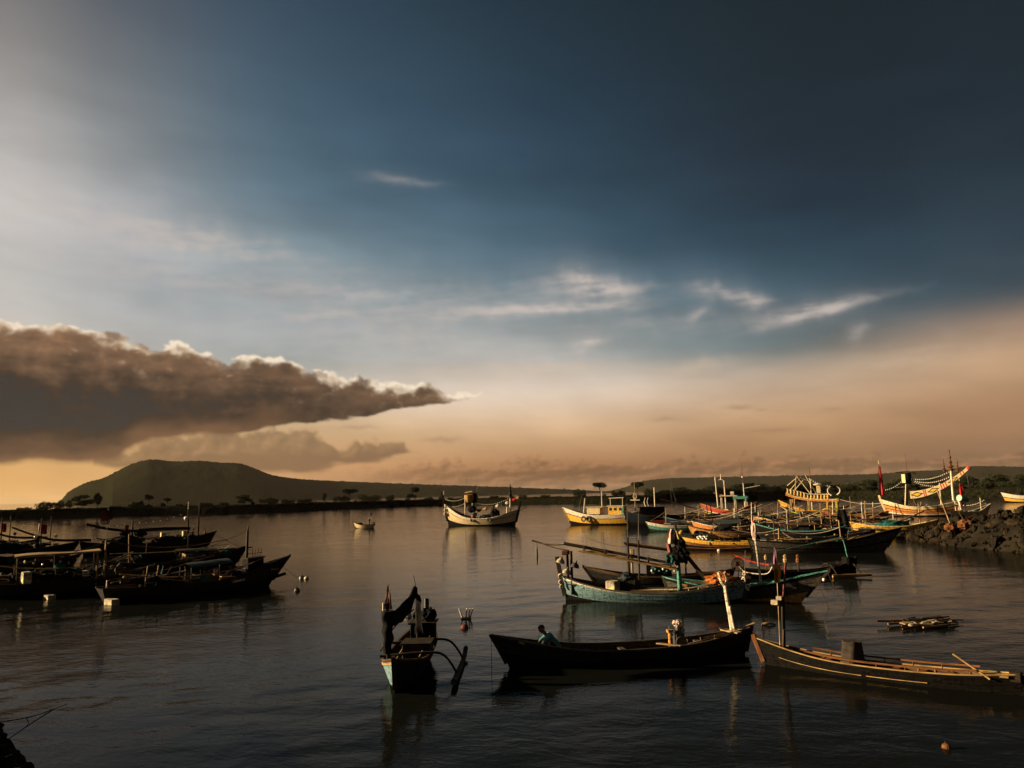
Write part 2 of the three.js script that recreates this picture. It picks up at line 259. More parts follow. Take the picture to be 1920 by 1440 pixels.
// ---------- textures of painted and bare wood, cloth, stone
const wearTex = dataTex(1024, (u, v) => {             // 2 m tile: paint rubbed and stained along the grain
  const st = tfbm(u, v, 3, 6, 0.6, 7), blot = tfbm(u + 0.3, v, 6, 5, 0.6), flake = sstep(0.10, 0.26, tfbm(u, v + 0.4, 13, 5, 0.62, 1.6) + blot * 0.45), run = sstep(0.05, 0.45, tfbm(u + 0.6, v, 22, 4, 0.55, 0.12)), seam = Math.abs(((v * 10) % 1) - 0.5) > 0.475 ? 0.72 : 1;
  const k = (0.9 + st * 0.3 + blot * 0.2) * seam * (1 - 0.3 * run);
  return [mix(k, 0.52, flake), mix(k * 0.985, 0.45, flake), mix(k * 0.96, 0.38, flake)];
}, true);
const wearBump = dataTex(512, (u, v) => { const s = Math.abs(((v * 10) % 1) - 0.5) > 0.47 ? 0.25 : 0.7, n = s + tfbm(u, v, 5, 5, 0.6, 6) * 0.25; return [n, n, n]; });
const woodTex = dataTex(1024, (u, v) => {
  const g = tfbm(u, v, 2, 6, 0.62, 22), k = tfbm(u, v + 0.2, 4, 4), n = 0.74 + g * 0.5 + k * 0.25; return [n, n * (0.97 + k * 0.05), n * 0.93];
}, true);
const clothTex = dataTex(256, (u, v) => { const n = 0.85 + 0.2 * tfbm(u, v, 6, 5) + 0.08 * (Math.sin(u * 400) * Math.sin(v * 400)); return [n, n, n]; }, true);
const stoneTex = dataTex(512, (u, v) => { const n = 0.7 + 0.55 * tfbm(u, v, 5, 6, 0.6), m = sstep(0.05, 0.3, tfbm(u, v, 7, 5)); return [n, n * mix(0.96, 1, m), n * mix(0.9, 0.72, m)]; }, true);
const stoneBump = dataTex(512, (u, v) => { const n = 0.5 + 0.6 * tfbm(u, v, 7, 6, 0.6); return [n, n, n]; });
const C = (r, g, b) => new THREE.Color(r, g, b);
const paint = (r, g, b, rough = 0.75) => new THREE.MeshPhysicalMaterial({ specularIntensity: 0.5, color: C(r, g, b), map: wearTex, bumpMap: wearBump, bumpScale: 0.006, roughness: rough });
const timber = (r, g, b, rough = 0.88) => new THREE.MeshPhysicalMaterial({ specularIntensity: 0.2, color: C(r, g, b), map: woodTex, bumpMap: woodTex, bumpScale: 0.004, roughness: rough });
const fabric = (r, g, b) => new THREE.MeshPhysicalMaterial({ specularIntensity: 0.12, color: C(r, g, b), map: clothTex, roughness: 0.95 });
const dull = (r, g, b) => new THREE.MeshPhysicalMaterial({ specularIntensity: 0.15, color: C(r, g, b), map: wearTex, bumpMap: wearBump, bumpScale: 0.006, roughness: 0.9 });
const plain = (r, g, b, rough = 0.6, metal = 0) => new THREE.MeshStandardMaterial({ color: C(r, g, b), roughness: rough, metalness: metal });
const M = {
  wood: timber(0.13, 0.085, 0.05), dark: timber(0.05, 0.04, 0.031), grey: timber(0.11, 0.1, 0.085), pale: timber(0.5, 0.38, 0.22), bamboo: timber(0.52, 0.36, 0.15, 0.6), rust: timber(0.22, 0.1, 0.045),
  white: paint(0.74, 0.7, 0.6), cream: paint(0.74, 0.62, 0.36), yellow: paint(0.78, 0.46, 0.05), ochre: paint(0.5, 0.26, 0.06), orange: paint(0.62, 0.25, 0.06), red: paint(0.55, 0.06, 0.035), maroon: paint(0.16, 0.035, 0.025),
  blue: paint(0.055, 0.19, 0.27), sky: paint(0.15, 0.29, 0.35), teal: paint(0.07, 0.3, 0.27), navy: dull(0.014, 0.02, 0.032), tar: dull(0.008, 0.0075, 0.007), hullgrey: dull(0.07, 0.066, 0.058), slate: dull(0.028, 0.03, 0.03), green: paint(0.03, 0.13, 0.07), lime: paint(0.55, 0.6, 0.06),
  foam: new THREE.MeshStandardMaterial({ color: C(0.76, 0.71, 0.6), map: stoneTex, bumpMap: stoneBump, bumpScale: 0.01, roughness: 0.9 }), rope: timber(0.4, 0.33, 0.24), darkrope: timber(0.06, 0.05, 0.04), steel: plain(0.3, 0.29, 0.27, 0.4, 0.7), iron: plain(0.04, 0.038, 0.036, 0.55, 0.3), glass: plain(0.02, 0.025, 0.03, 0.12),
  gloss: plain(0.75, 0.72, 0.66, 0.2), black: fabric(0.012, 0.012, 0.013), cloth: fabric(0.62, 0.58, 0.52), redcloth: fabric(0.5, 0.035, 0.03), yellowcloth: fabric(0.7, 0.36, 0.04), purple: fabric(0.2, 0.1, 0.2), tarp: fabric(0.05, 0.07, 0.075), netorange: fabric(0.5, 0.17, 0.045), netgreen: fabric(0.02, 0.13, 0.11), tealcloth: fabric(0.09, 0.3, 0.31), pink: fabric(0.72, 0.56, 0.5), plastic: plain(0.02, 0.16, 0.09, 0.4),
};
M.wood.side = M.dark.side = THREE.DoubleSide;
for (const k in M) { M[k].side = THREE.DoubleSide; M[k].name = k; }

// ---------- shapes
const V = (x, y, z) => new THREE.Vector3(x, y, z);
function metric(geo, s = 0.5) {                       // uv in metres (times s) by the way each face points
  const g = geo.index ? geo.toNonIndexed() : geo; g.computeVertexNormals();
  const p = g.attributes.position, n = g.attributes.normal, uv = new Float32Array(p.count * 2);
  for (let i = 0; i < p.count; i += 3) {
    const ax = Math.abs(n.getX(i)), ay = Math.abs(n.getY(i)), az = Math.abs(n.getZ(i));
    for (let k = i; k < i + 3; k++) { const x = p.getX(k), y = p.getY(k), z = p.getZ(k); uv[k * 2] = (ax > ay && ax > az ? z : x) * s; uv[k * 2 + 1] = (ay >= ax && ay >= az ? z : y) * s; }
  }
  g.setAttribute('uv', new THREE.BufferAttribute(uv, 2)); return g;
}
const box = (w, h, d) => metric(new THREE.BoxGeometry(w, h, d));
function chamfered(w, h, d, b = 0.02) {               // box with bevelled edges
  const s = new THREE.Shape(), x = w / 2 - b, y = h / 2 - b; s.moveTo(-x, -y); s.lineTo(x, -y); s.lineTo(x, y); s.lineTo(-x, y); s.closePath();
  const g = new THREE.ExtrudeGeometry(s, { depth: Math.max(0.001, d - 2 * b), bevelEnabled: true, bevelThickness: b, bevelSize: b, bevelSegments: 1 }); g.translate(0, 0, -d / 2 + b); return metric(g);
}
function tube(points, r0, r1 = r0, sides = 6, steps) {  // tapered round bar through points, closed at the ends
  const pts = points.map((p) => p.isVector3 ? p : V(...p)), c = pts.length > 2 ? new THREE.CatmullRomCurve3(pts) : new THREE.LineCurve3(pts[0], pts[1]);
  const n = steps ?? (pts.length > 2 ? (pts.length - 1) * 5 : 1), fr = c.computeFrenetFrames(Math.max(1, n), false), pos = [], uv = [], idx = [], len = c.getLength();
  for (let i = 0; i <= n; i++) {
    const p = c.getPointAt(i / n), r = typeof r0 === 'function' ? r0(i / n) : mix(r0, r1, i / n);
    for (let j = 0; j <= sides; j++) { const a = j / sides * 2 * Math.PI, q = fr.normals[i].clone().multiplyScalar(Math.cos(a) * r).addScaledVector(fr.binormals[i], Math.sin(a) * r).add(p); pos.push(q.x, q.y, q.z); uv.push(i / n * len * 0.5, j / sides * r * 3); }
  }
  const m = sides + 1;
  for (let i = 0; i < n; i++) for (let j = 0; j < sides; j++) { const a = i * m + j; idx.push(a, a + m, a + m + 1, a, a + m + 1, a + 1); }
  for (const [i, fl] of [[0, 0], [n, 1]]) { const p = c.getPointAt(i / n), k = pos.length / 3; pos.push(p.x, p.y, p.z); uv.push(0, 0); for (let j = 0; j < sides; j++) { const a = i * m + j; fl ? idx.push(k, a, a + 1) : idx.push(k, a + 1, a); } }
  const g = new THREE.BufferGeometry(); g.setAttribute('position', new THREE.Float32BufferAttribute(pos, 3)); g.setAttribute('uv', new THREE.Float32BufferAttribute(uv, 2)); g.setIndex(idx); g.computeVertexNormals(); return g;
}
function sweep(points, w, h, taper) {                 // flat plank bent along points; w across, h up
  const pos = [], uv = [], idx = [], n = points.length; let run = 0;
  for (let i = 0; i < n; i++) {
    const p = V(...points[i]), a = V(...points[Math.max(0, i - 1)]), b = V(...points[Math.min(n - 1, i + 1)]), t = b.sub(a).normalize(), side = V(t.z, 0, -t.x).normalize(), up = t.clone().cross(side).normalize().multiplyScalar(-1);
    if (up.y < 0) up.multiplyScalar(-1);
    if (i) run += p.distanceTo(V(...points[i - 1]));
    const k = taper ? taper(i / (n - 1)) : 1;
    for (const [s, q, vv] of [[-1, -1, 0], [1, -1, w], [1, 1, w + h], [-1, 1, 2 * w + h], [-1, -1, 2 * w + 2 * h]]) { const o = p.clone().addScaledVector(side, s * w / 2 * k).addScaledVector(up, q * h / 2 * k); pos.push(o.x, o.y, o.z); uv.push(run * 0.5, vv * 0.5); }
  }
  for (let i = 0; i < n - 1; i++) for (let j = 0; j < 4; j++) { const a = i * 5 + j; idx.push(a, a + 5, a + 6, a, a + 6, a + 1); }
  idx.push(0, 1, 2, 0, 2, 3); const e = (n - 1) * 5; idx.push(e, e + 2, e + 1, e, e + 3, e + 2);
  const g = new THREE.BufferGeometry(); g.setAttribute('position', new THREE.Float32BufferAttribute(pos, 3)); g.setAttribute('uv', new THREE.Float32BufferAttribute(uv, 2)); g.setIndex(idx);
  return toCreasedNormals(g, 0.6);
}
function lump(rx, ry, rz, rough, seed, detail = 3, f = 2) {   // uneven solid: stone, heap, bundle
  const g = mergeVertices(new THREE.IcosahedronGeometry(1, detail).deleteAttribute('uv').deleteAttribute('normal')), p = g.attributes.position;
  for (let i = 0; i < p.count; i++) { const x = p.getX(i), y = p.getY(i), z = p.getZ(i), k = 1 + rough * (fbm(x * f + seed, y * f + z * f * 1.7 + seed * 0.7, 3) + 0.5 * noise2(z * f * 2 + seed, x * f * 2)); p.setXYZ(i, x * k * rx, y * k * ry, z * k * rz); }
  g.computeVertexNormals(); return metric(g, 0.4);
}
function stone(r, seed) {                             // angular boulder
  const rnd = mulberry(seed), g = mergeVertices(new THREE.IcosahedronGeometry(1, 2).deleteAttribute('uv').deleteAttribute('normal')), p = g.attributes.position, cut = [];
  for (let i = 0; i < 16; i++) { const n = V(rnd() - 0.5, rnd() - 0.5, rnd() - 0.5).normalize(); cut.push([n, 0.52 + rnd() * 0.3]); }
  for (let i = 0; i < p.count; i++) { const q = V(p.getX(i), p.getY(i), p.getZ(i)); for (const [n, d] of cut) { const t = q.dot(n); if (t > d) q.addScaledVector(n, (d - t) * 0.98); } q.multiplyScalar(r * (1 + 0.05 * noise2(q.x * 4 + seed, q.y * 4 + q.z * 3))); p.setXYZ(i, q.x, q.y * 0.8, q.z); }
  return metric(g, 0.4);
}
const lathe = (pts, seg = 10) => metric(new THREE.LatheGeometry(pts.map((p) => new THREE.Vector2(...p)), seg));
function cloth(w, h, fold, seed, taper = 1, nx = 10, ny = 12) {  // hanging sheet, top edge at y 0, with real folds
  return grid(nx, ny, (u, v) => { const k = mix(1, taper, v), x = (u - 0.5) * w * k; return [x + 0.15 * fold * Math.sin(v * 5 + seed), -v * h, fold * (Math.sin(u * 9 + seed) * (0.3 + v) + 0.7 * noise2(u * 3 + seed, v * 3))]; }, (u, v) => [u * w, v * h]);
}
const sag = (a, b, d, n = 9) => [...Array(n + 1).keys()].map((i) => { const t = i / n; return [mix(a[0], b[0], t), mix(a[1], b[1], t) - d * 4 * t * (1 - t), mix(a[2], b[2], t)]; });

// ---------- boats
function boat(o) {
  const g = thing(o.name, o.label, 'boat', [o.at[0], o.lift ?? 0, o.at[1]], o.turn * D2R, o.group);
  if (o.roll) g.rotation.x = o.roll;
  const { L, beam, free } = o, draft = o.draft ?? 0.35, bowRise = o.bowRise ?? 0.7, sternRise = o.sternRise ?? 0.4, bowRake = o.bowRake ?? 0.8, sternRake = o.sternRake ?? 0.4, pf = o.full ?? 2.3, sternW = o.sternW ?? 0.03, pr = o.sheer ?? 2.6;
  const width = (u) => beam / 2 * (u >= 0 ? Math.max(0.02, 1 - u ** pf) : mix(1, sternW, (-u) ** (pf + 0.5)));
  const top = (u) => free + bowRise * Math.max(u, 0) ** pr + sternRise * Math.max(-u, 0) ** pr;
  const P = (u, v, s, inset = 0) => {
    const au = Math.abs(u), y0 = -draft * (1 - 0.55 * au ** 6), y1 = top(u), y = mix(y0, y1, v), e = mix(0.4, 0.8, au * au), rake = (u > 0 ? bowRake : -sternRake) * au ** 5 * v ** 1.15;
    return [u * L / 2 + rake - Math.sign(u) * inset * au ** 6, y, s * Math.max(0, width(u) * v ** e * (o.flare ? 1 + o.flare * (v - 0.6) * (1 - au * 0.5) : 1) - inset)];
  };
  const NU = o.fine ? 44 : 28;
  const band = (v0, v1, out) => mergeGeometries([-1, 1].map((s) => grid(NU, 4, (a, b) => { const u = a * 2 - 1, p = P(u, mix(v0, v1, b), s); p[2] += s * out; return p; }, (a, b, p) => [p[0] * 0.5, p[1] * 0.5])));
  let v0 = 0, k = 0;
  const bands = !o.fine ? o.bands : o.bands.flatMap(([v1, m, name], i) => { const a = i ? o.bands[i - 1][0] : 0, n = Math.max(1, Math.round((v1 - a) / 0.13)); return [...Array(n).keys()].map((j) => [mix(a, v1, (j + 1) / n), m, name]); });   // near boats show their planks
  for (const [v1, m, name] of bands) { part(name ?? (k ? 'strake' : 'hull'), band(v0, v1, k ? 0.004 + (o.fine ? 0.016 : 0.014) * (k % 2) : 0), m, g); v0 = v1; k++; }
  const inside = part('inner_planking', mergeGeometries([-1, 1].map((s) => grid(NU, 6, (a, b) => P((a * 2 - 1) * 0.985, mix(0.1, 0.985, b), s, 0.045), (a, b, p) => [p[0] * 0.5, p[1] * 0.5]))), o.inner ?? M.wood, g);
  if (o.sternW > 0.1) part('transom', grid(8, 5, (a, b) => { const p = P(-1, b, 1); return [p[0] - 0.01, p[1], p[2] * (a * 2 - 1)]; }, (a, b, p) => [p[2] * 0.5, p[1] * 0.5]), o.transom ?? o.bands[o.bands.length - 1][1], g);
  const rw = o.rail ?? 0.09;
  for (const s of [-1, 1]) part('rail', sweep([...Array(NU + 1).keys()].map((i) => { const p = P(i / NU * 2 - 1, 1, s); p[1] += rw * 0.3; p[2] -= s * 0.01; return p; }), rw, rw * 0.75), o.railMat ?? M.wood, g);
  const endPost = (u, name, rise, m, w) => part(name, sweep([0.25, 0.45, 0.65, 0.85, 1, 1.06].map((v) => { const p = P(u, Math.min(v, 1), 1); return [p[0] + Math.sign(u) * 0.03 + (v > 1 ? Math.sign(u) * rise * 0.18 : 0), p[1] + (v > 1 ? rise : 0), 0]; }), w, w * 1.3), m, g);
  endPost(1, 'stem_post', o.bowPost ?? 0.12, o.postMat ?? M.dark, o.postW ?? 0.11);
  if (!(o.sternW > 0.1)) endPost(-1, 'stern_post', o.sternPost ?? 0.1, o.postMat ?? M.dark, o.postW ?? 0.11);
  const zAt = (u, y) => { const y0 = -draft, v = clamp((y - y0) / (top(u) - y0), 0.05, 1); return Math.abs(P(u, v, 1, 0.05)[2]); };
  const bt = {
    g, P, top, zAt, L,
    world: (x, y, z = 0) => g.updateMatrixWorld() ?? V(x, y, z).applyMatrix4(g.matrixWorld).toArray(),
    turn: g.rotation.y,
    bar: (name, a, b, r, m, r1 = r, sides = 7, parent = g) => part(name, tube([a, b], r, r1, sides), m, parent),
    bend: (name, pts, r, m, r1 = r, sides = 6, parent = g) => part(name, tube(pts, r, r1, sides), m, parent),
    block: (name, [x, y, z], [w, h, d], m, ry = 0, rz = 0, parent = g) => { const q = part(name, chamfered(w, h, d, Math.min(0.03, w * 0.2, h * 0.2, d * 0.2)), m, parent); q.position.set(x, y, z); q.rotation.set(0, ry, rz); return q; },
    put: (name, geo, m, [x, y, z] = [0, 0, 0], rot = [0, 0, 0], parent = g) => { const q = part(name, geo, m, parent); q.position.set(x, y, z); q.rotation.set(...rot); return q; },
    line: (name, a, b, d, r = 0.014, m = M.rope) => part(name, tube(sag(a, b, d), r, r, 4, 10), m, g),
    lights: (a, b, d, n, r = 0.06) => { const q = part('light_string', tube(sag(a, b, d), 0.012, 0.012, 4, 12), M.darkrope, g), pts = sag(a, b, d, n); part('bulbs', mergeGeometries(pts.slice(1, -1).map(([x, y, z]) => new THREE.IcosahedronGeometry(r, 1).translate(x, y - r, z))), M.gloss, q); },
    deck: (y, u0, u1, n, m = M.grey, gap = 0.03) => { for (let i = 0; i < n; i++) { const ua = mix(u0, u1, i / n), ub = mix(u0, u1, (i + 1) / n), um = (ua + ub) / 2, w = 2 * Math.min(zAt(ua, y), zAt(ub, y)) - 0.02; if (w < 0.1) continue; const q = part('deck_plank', box((ub - ua) * L / 2 - gap, 0.035, w), m, g); q.position.set(um * L / 2, y + 0.006 * (i % 3), 0); } },
    thwarts: (us, m = M.wood, drop = 0.12) => { for (const u of us) { const y = top(u) - drop, q = part('thwart', chamfered(0.2, 0.05, 2 * zAt(u, y) + 0.06, 0.01), m, g); q.position.set(u * L / 2, y, 0); } },
    ribs: (n, m = M.wood) => { for (let i = 1; i < n; i++) { const u = -0.88 + 1.76 * i / n; for (const s of [-1, 1]) part('rib', tube([0.18, 0.35, 0.6, 0.96].map((v) => P(u, v, s, 0.06)), 0.03, 0.03, 4, 5), m, g); } },
    mast: (x, y0, y1, r, m, lean = [0, 0], name = 'mast') => bt.bar(name, [x, y0, 0], [x + lean[0], y1, lean[1]], r, m, r * 0.7, 8),
  };
  return bt;
}
// small loose things that lie on boats or float, each its own object
function foamBox(pos, turn, s, label, group) { const g = mergeVertices(new THREE.BoxGeometry(s[0], s[1], s[2], 8, 6, 6).deleteAttribute('uv').deleteAttribute('normal')), a = g.attributes.position, r = (x, y, z) => 0.035 * fbm(x * 4 + pos[0], y * 4 + z * 3 + pos[2], 3) + Math.min(0, 0.09 * (noise2(x * 3 + pos[2] * 2, y * 3 - z * 3) + 0.25)); for (let i = 0; i < a.count; i++) { let x = a.getX(i), y = a.getY(i), z = a.getZ(i); const ex = Math.abs(x) / s[0] > 0.49, ey = Math.abs(y) / s[1] > 0.49, ez = Math.abs(z) / s[2] > 0.49, n = ex + ey + ez, q = n > 1 ? 1 - 0.05 * (n - 1) : 1, k = q * (1 + r(x, y, z) * 2); a.setXYZ(i, x * k, y * k, z * k); } g.computeVertexNormals(); return single('foam_box', label, 'foam box', toCreasedNormals(metric(g), 0.7), M.foam, pos, turn, group); }
function spiral(turns, r0, r1, n = 26) { return [...Array(n + 1).keys()].map((i) => { const a = i / n * turns * 2 * Math.PI, r = mix(r0, r1, i / n); return [Math.cos(a) * r, Math.sin(a) * r, 0]; }); }

// =====================================================================  boats near the quay
const rnd = mulberry(2024);
// --- long plain dinghy with the crouching man
const dinghy = boat({ name: 'wooden_dinghy', label: 'long plain grey and black wooden dinghy with a forked white pole at its stern', at: [4, -29.2], turn: -171, L: 8.6, beam: 1.5, free: 0.5, bowRise: 0.62, sternRise: 0.42, bowRake: 0.66, sternRake: 0.3, full: 2.6, bands: [[0.58, M.tar], [0.62, M.dark], [1, M.slate]], railMat: M.grey, rail: 0.07, fine: true, bowPost: 0.05 });
{
  const b = dinghy;
  b.deck(0.08, -0.75, 0.75, 22, M.grey); b.thwarts([-0.62, 0.05, 0.42], M.grey); b.thwarts([0.62], M.grey, 0.36); b.ribs(16, M.wood);
  const e = b.block('engine', [-1.85, 0.55, 0], [0.34, 0.7, 0.36], M.iron); b.put('cylinder_head', lathe([[0, 0], [0.13, 0], [0.13, 0.06], [0.11, 0.08], [0.13, 0.1], [0.13, 0.18], [0.1, 0.24], [0, 0.26]]), M.iron, [0, 0.34, 0], [0, 0, 0], e);
  b.put('flywheel', new THREE.CylinderGeometry(0.2, 0.2, 0.07, 16).rotateX(Math.PI / 2), M.iron, [0, 0.05, -0.24], [0, 0, 0], e);
  b.put('exhaust_pipe', tube([[0.1, 0.2, 0.1], [0.28, 0.35, 0.1], [0.3, 0.6, 0.1]], 0.03), M.iron, [0, 0, 0], [0, 0, 0], e);
  b.put('bag_cover', lump(0.19, 0.13, 0.17, 0.5, 3.1, 3, 2.2), M.pink, [0, 0.66, 0], [0, 0.4, 0.1], e);
  b.block('fuel_tank', [-1.5, 0.98, -0.05], [0.2, 0.1, 0.22], M.ochre); b.bar('tank_stand', [-1.5, 0.3, -0.05], [-1.5, 0.93, -0.05], 0.06, M.ochre);
  b.block('engine_bed', [-1.8, 0.2, 0], [0.7, 0.12, 0.8], M.wood);
  b.block('cross_board', [-1.35, 0.57, -0.36], [0.2, 0.035, 0.95], M.pale, 0.75, 0.06);
  b.bar('steering_pole', [-2.0, 0.57, -0.5], [-4.2, 0.93, -0.2], 0.025, M.pale);
  const pole = b.bar('forked_pole', [-3.94, 0.5, 0], [-3.72, 2.5, 0], 0.065, M.white, 0.07);
  for (const s of [-1, 1]) b.bend('fork_tine', [[-3.72, 2.46, 0], [-3.7 + s * 0.13, 2.68, 0], [-3.62 + s * 0.12, 2.98, 0]], 0.06, M.white, 0.045);
  b.bar('short_stake', [-4.0, 0.5, -0.12], [-3.82, 1.75, -0.08], 0.045, M.white);
  b.block('stern_board', [-3.85, 0.86, 0], [0.2, 0.05, 0.95], M.pale, 0.3, -0.05); b.block('oar_blade', [-4.45, 1.02, -0.12], [0.65, 0.03, 0.14], M.pale, 0.2, -0.28); b.bar('oar', [-3.6, 0.78, -0.3], [-4.3, 0.98, -0.15], 0.024, M.pale);
  b.bar('tiller', [-4.3, 0.75, 0.1], [-3.5, 0.95, 0.2], 0.03, M.pale);
  b.block('bow_cleat', [3.95, 0.86, -0.28], [0.22, 0.06, 0.05], M.pale, 0, 0.4); b.line('mooring_line', [4.98, 1.1, 0], [5.05, -0.1, -0.5], 0.02, 0.01, M.darkrope);
}
// --- narrow canoe with flag poles
const canoe = boat({ name: 'narrow_canoe', label: 'narrow dark canoe with worn pale edges and thin flag poles at its bow', at: [11.45, -25.8], turn: 141, L: 7.5, beam: 1.05, free: 0.4, bowRise: 0.45, sternRise: 0.2, bowRake: 0.35, sternRake: 0.25, full: 2.6, bands: [[0.55, M.tar], [0.78, M.tar], [1, M.tar]], railMat: M.bamboo, rail: 0.05, fine: true, postMat: M.rust });
{
  const b = canoe;
  b.deck(0.05, -0.7, 0.7, 16, M.grey); b.thwarts([-0.5, -0.3, -0.1, 0.45], M.rust, 0.08); b.ribs(14, M.rust);
  for (const [u0, u1] of [[0.14, 0.84], [-0.36, 0.1]]) part('rubbing_strip', sweep([...Array(13).keys()].map((i) => { const p = b.P(mix(u0, u1, i / 12), 0.62, -1); p[2] -= 0.025; return p; }), 0.022, 0.032, (t) => 0.55 + 0.45 * Math.abs(noise2(t * 4 + u0 * 9, 3))), M.bamboo, b.g);
  for (const s of [-1, 1]) part('side_rail', sweep([...Array(15).keys()].map((i) => { const p = b.P(-0.7 + 1.3 * i / 14, 1, s); return [p[0], p[1] + 0.14, p[2] - s * 0.03]; }), 0.04, 0.05), M.rust, b.g);
  for (let i = 0; i < 6; i++) for (const s of [-1, 1]) { const p = b.P(-0.65 + 0.22 * i, 1, s); b.bar('rail_stud', [p[0], p[1], p[2] - s * 0.03], [p[0], p[1] + 0.13, p[2] - s * 0.03], 0.018, M.rust); }
  const pole = b.bar('flag_pole', [3.24, 0.1, 0], [3.15, 3.9, 0], 0.025, M.pale, 0.015);
  b.put('pennant', cloth(0.34, 0.62, 0.07, 2, 0.9, 8, 10).rotateZ(0.05), M.yellowcloth, [3.15, 3.4, 0], [0, 0.9, 0]); b.put('streamer', cloth(0.12, 0.75, 0.05, 5, 0.6, 4, 10), M.purple, [3.17, 3.95, 0.02], [0, 0.6, 0.1]);
  b.bar('mooring_post', [3.16, 0.1, 0.06], [3.05, 2.2, 0.06], 0.075, M.dark, 0.06); b.bar('mast', [3.05, 2.1, 0.06], [2.86, 3.5, 0.06], 0.045, M.maroon, 0.04); b.put('mast_cap', lathe([[0, 0], [0.07, 0], [0.09, 0.1], [0.06, 0.18], [0.08, 0.24], [0, 0.3]], 8), M.pale, [2.87, 3.45, 0.06]);
  b.bar('short_post', [3.1, 0.3, -0.12], [3.02, 1.25, -0.12], 0.045, M.wood, 0.035);
  const e = b.put('engine_cover', (() => { const g = new THREE.CylinderGeometry(0.27, 0.34, 0.7, 18, 8), p = g.attributes.position; for (let i = 0; i < p.count; i++) { const a = Math.atan2(p.getZ(i), p.getX(i)), k = 1 + 0.09 * Math.sin(a * 6 + p.getY(i) * 3) + 0.1 * noise2(a * 2, p.getY(i) * 4); p.setXYZ(i, p.getX(i) * k * 1.1, p.getY(i) + 0.04 * noise2(p.getX(i) * 6, p.getZ(i) * 6), p.getZ(i) * k); } g.computeVertexNormals(); return g; })(), fabric(0.05, 0.042, 0.034), [0.87, 0.72, 0]);
  b.block('engine_bed', [0.87, 0.3, 0], [0.8, 0.1, 0.7], M.rust);
  b.bar('punt_pole', [-2.05, 0.98, -0.1], [-3.0, 0.42, -0.35], 0.032, M.bamboo); b.block('stern_seat', [-3.1, 0.5, 0], [0.7, 0.05, 0.5], M.bamboo); b.block('stern_block', [-3.6, 0.5, 0], [0.3, 0.3, 0.3], M.dark);
  foamBox(b.world(3.28, 2.12, -0.06), -0.8, [0.26, 0.16, 0.16], 'small white foam block tied to the canoe flag pole', undefined);
  foamBox(b.world(3.12, 2.27, -0.06), -0.7, [0.2, 0.13, 0.15], 'smaller white foam block resting above the other on the canoe flag pole');
}
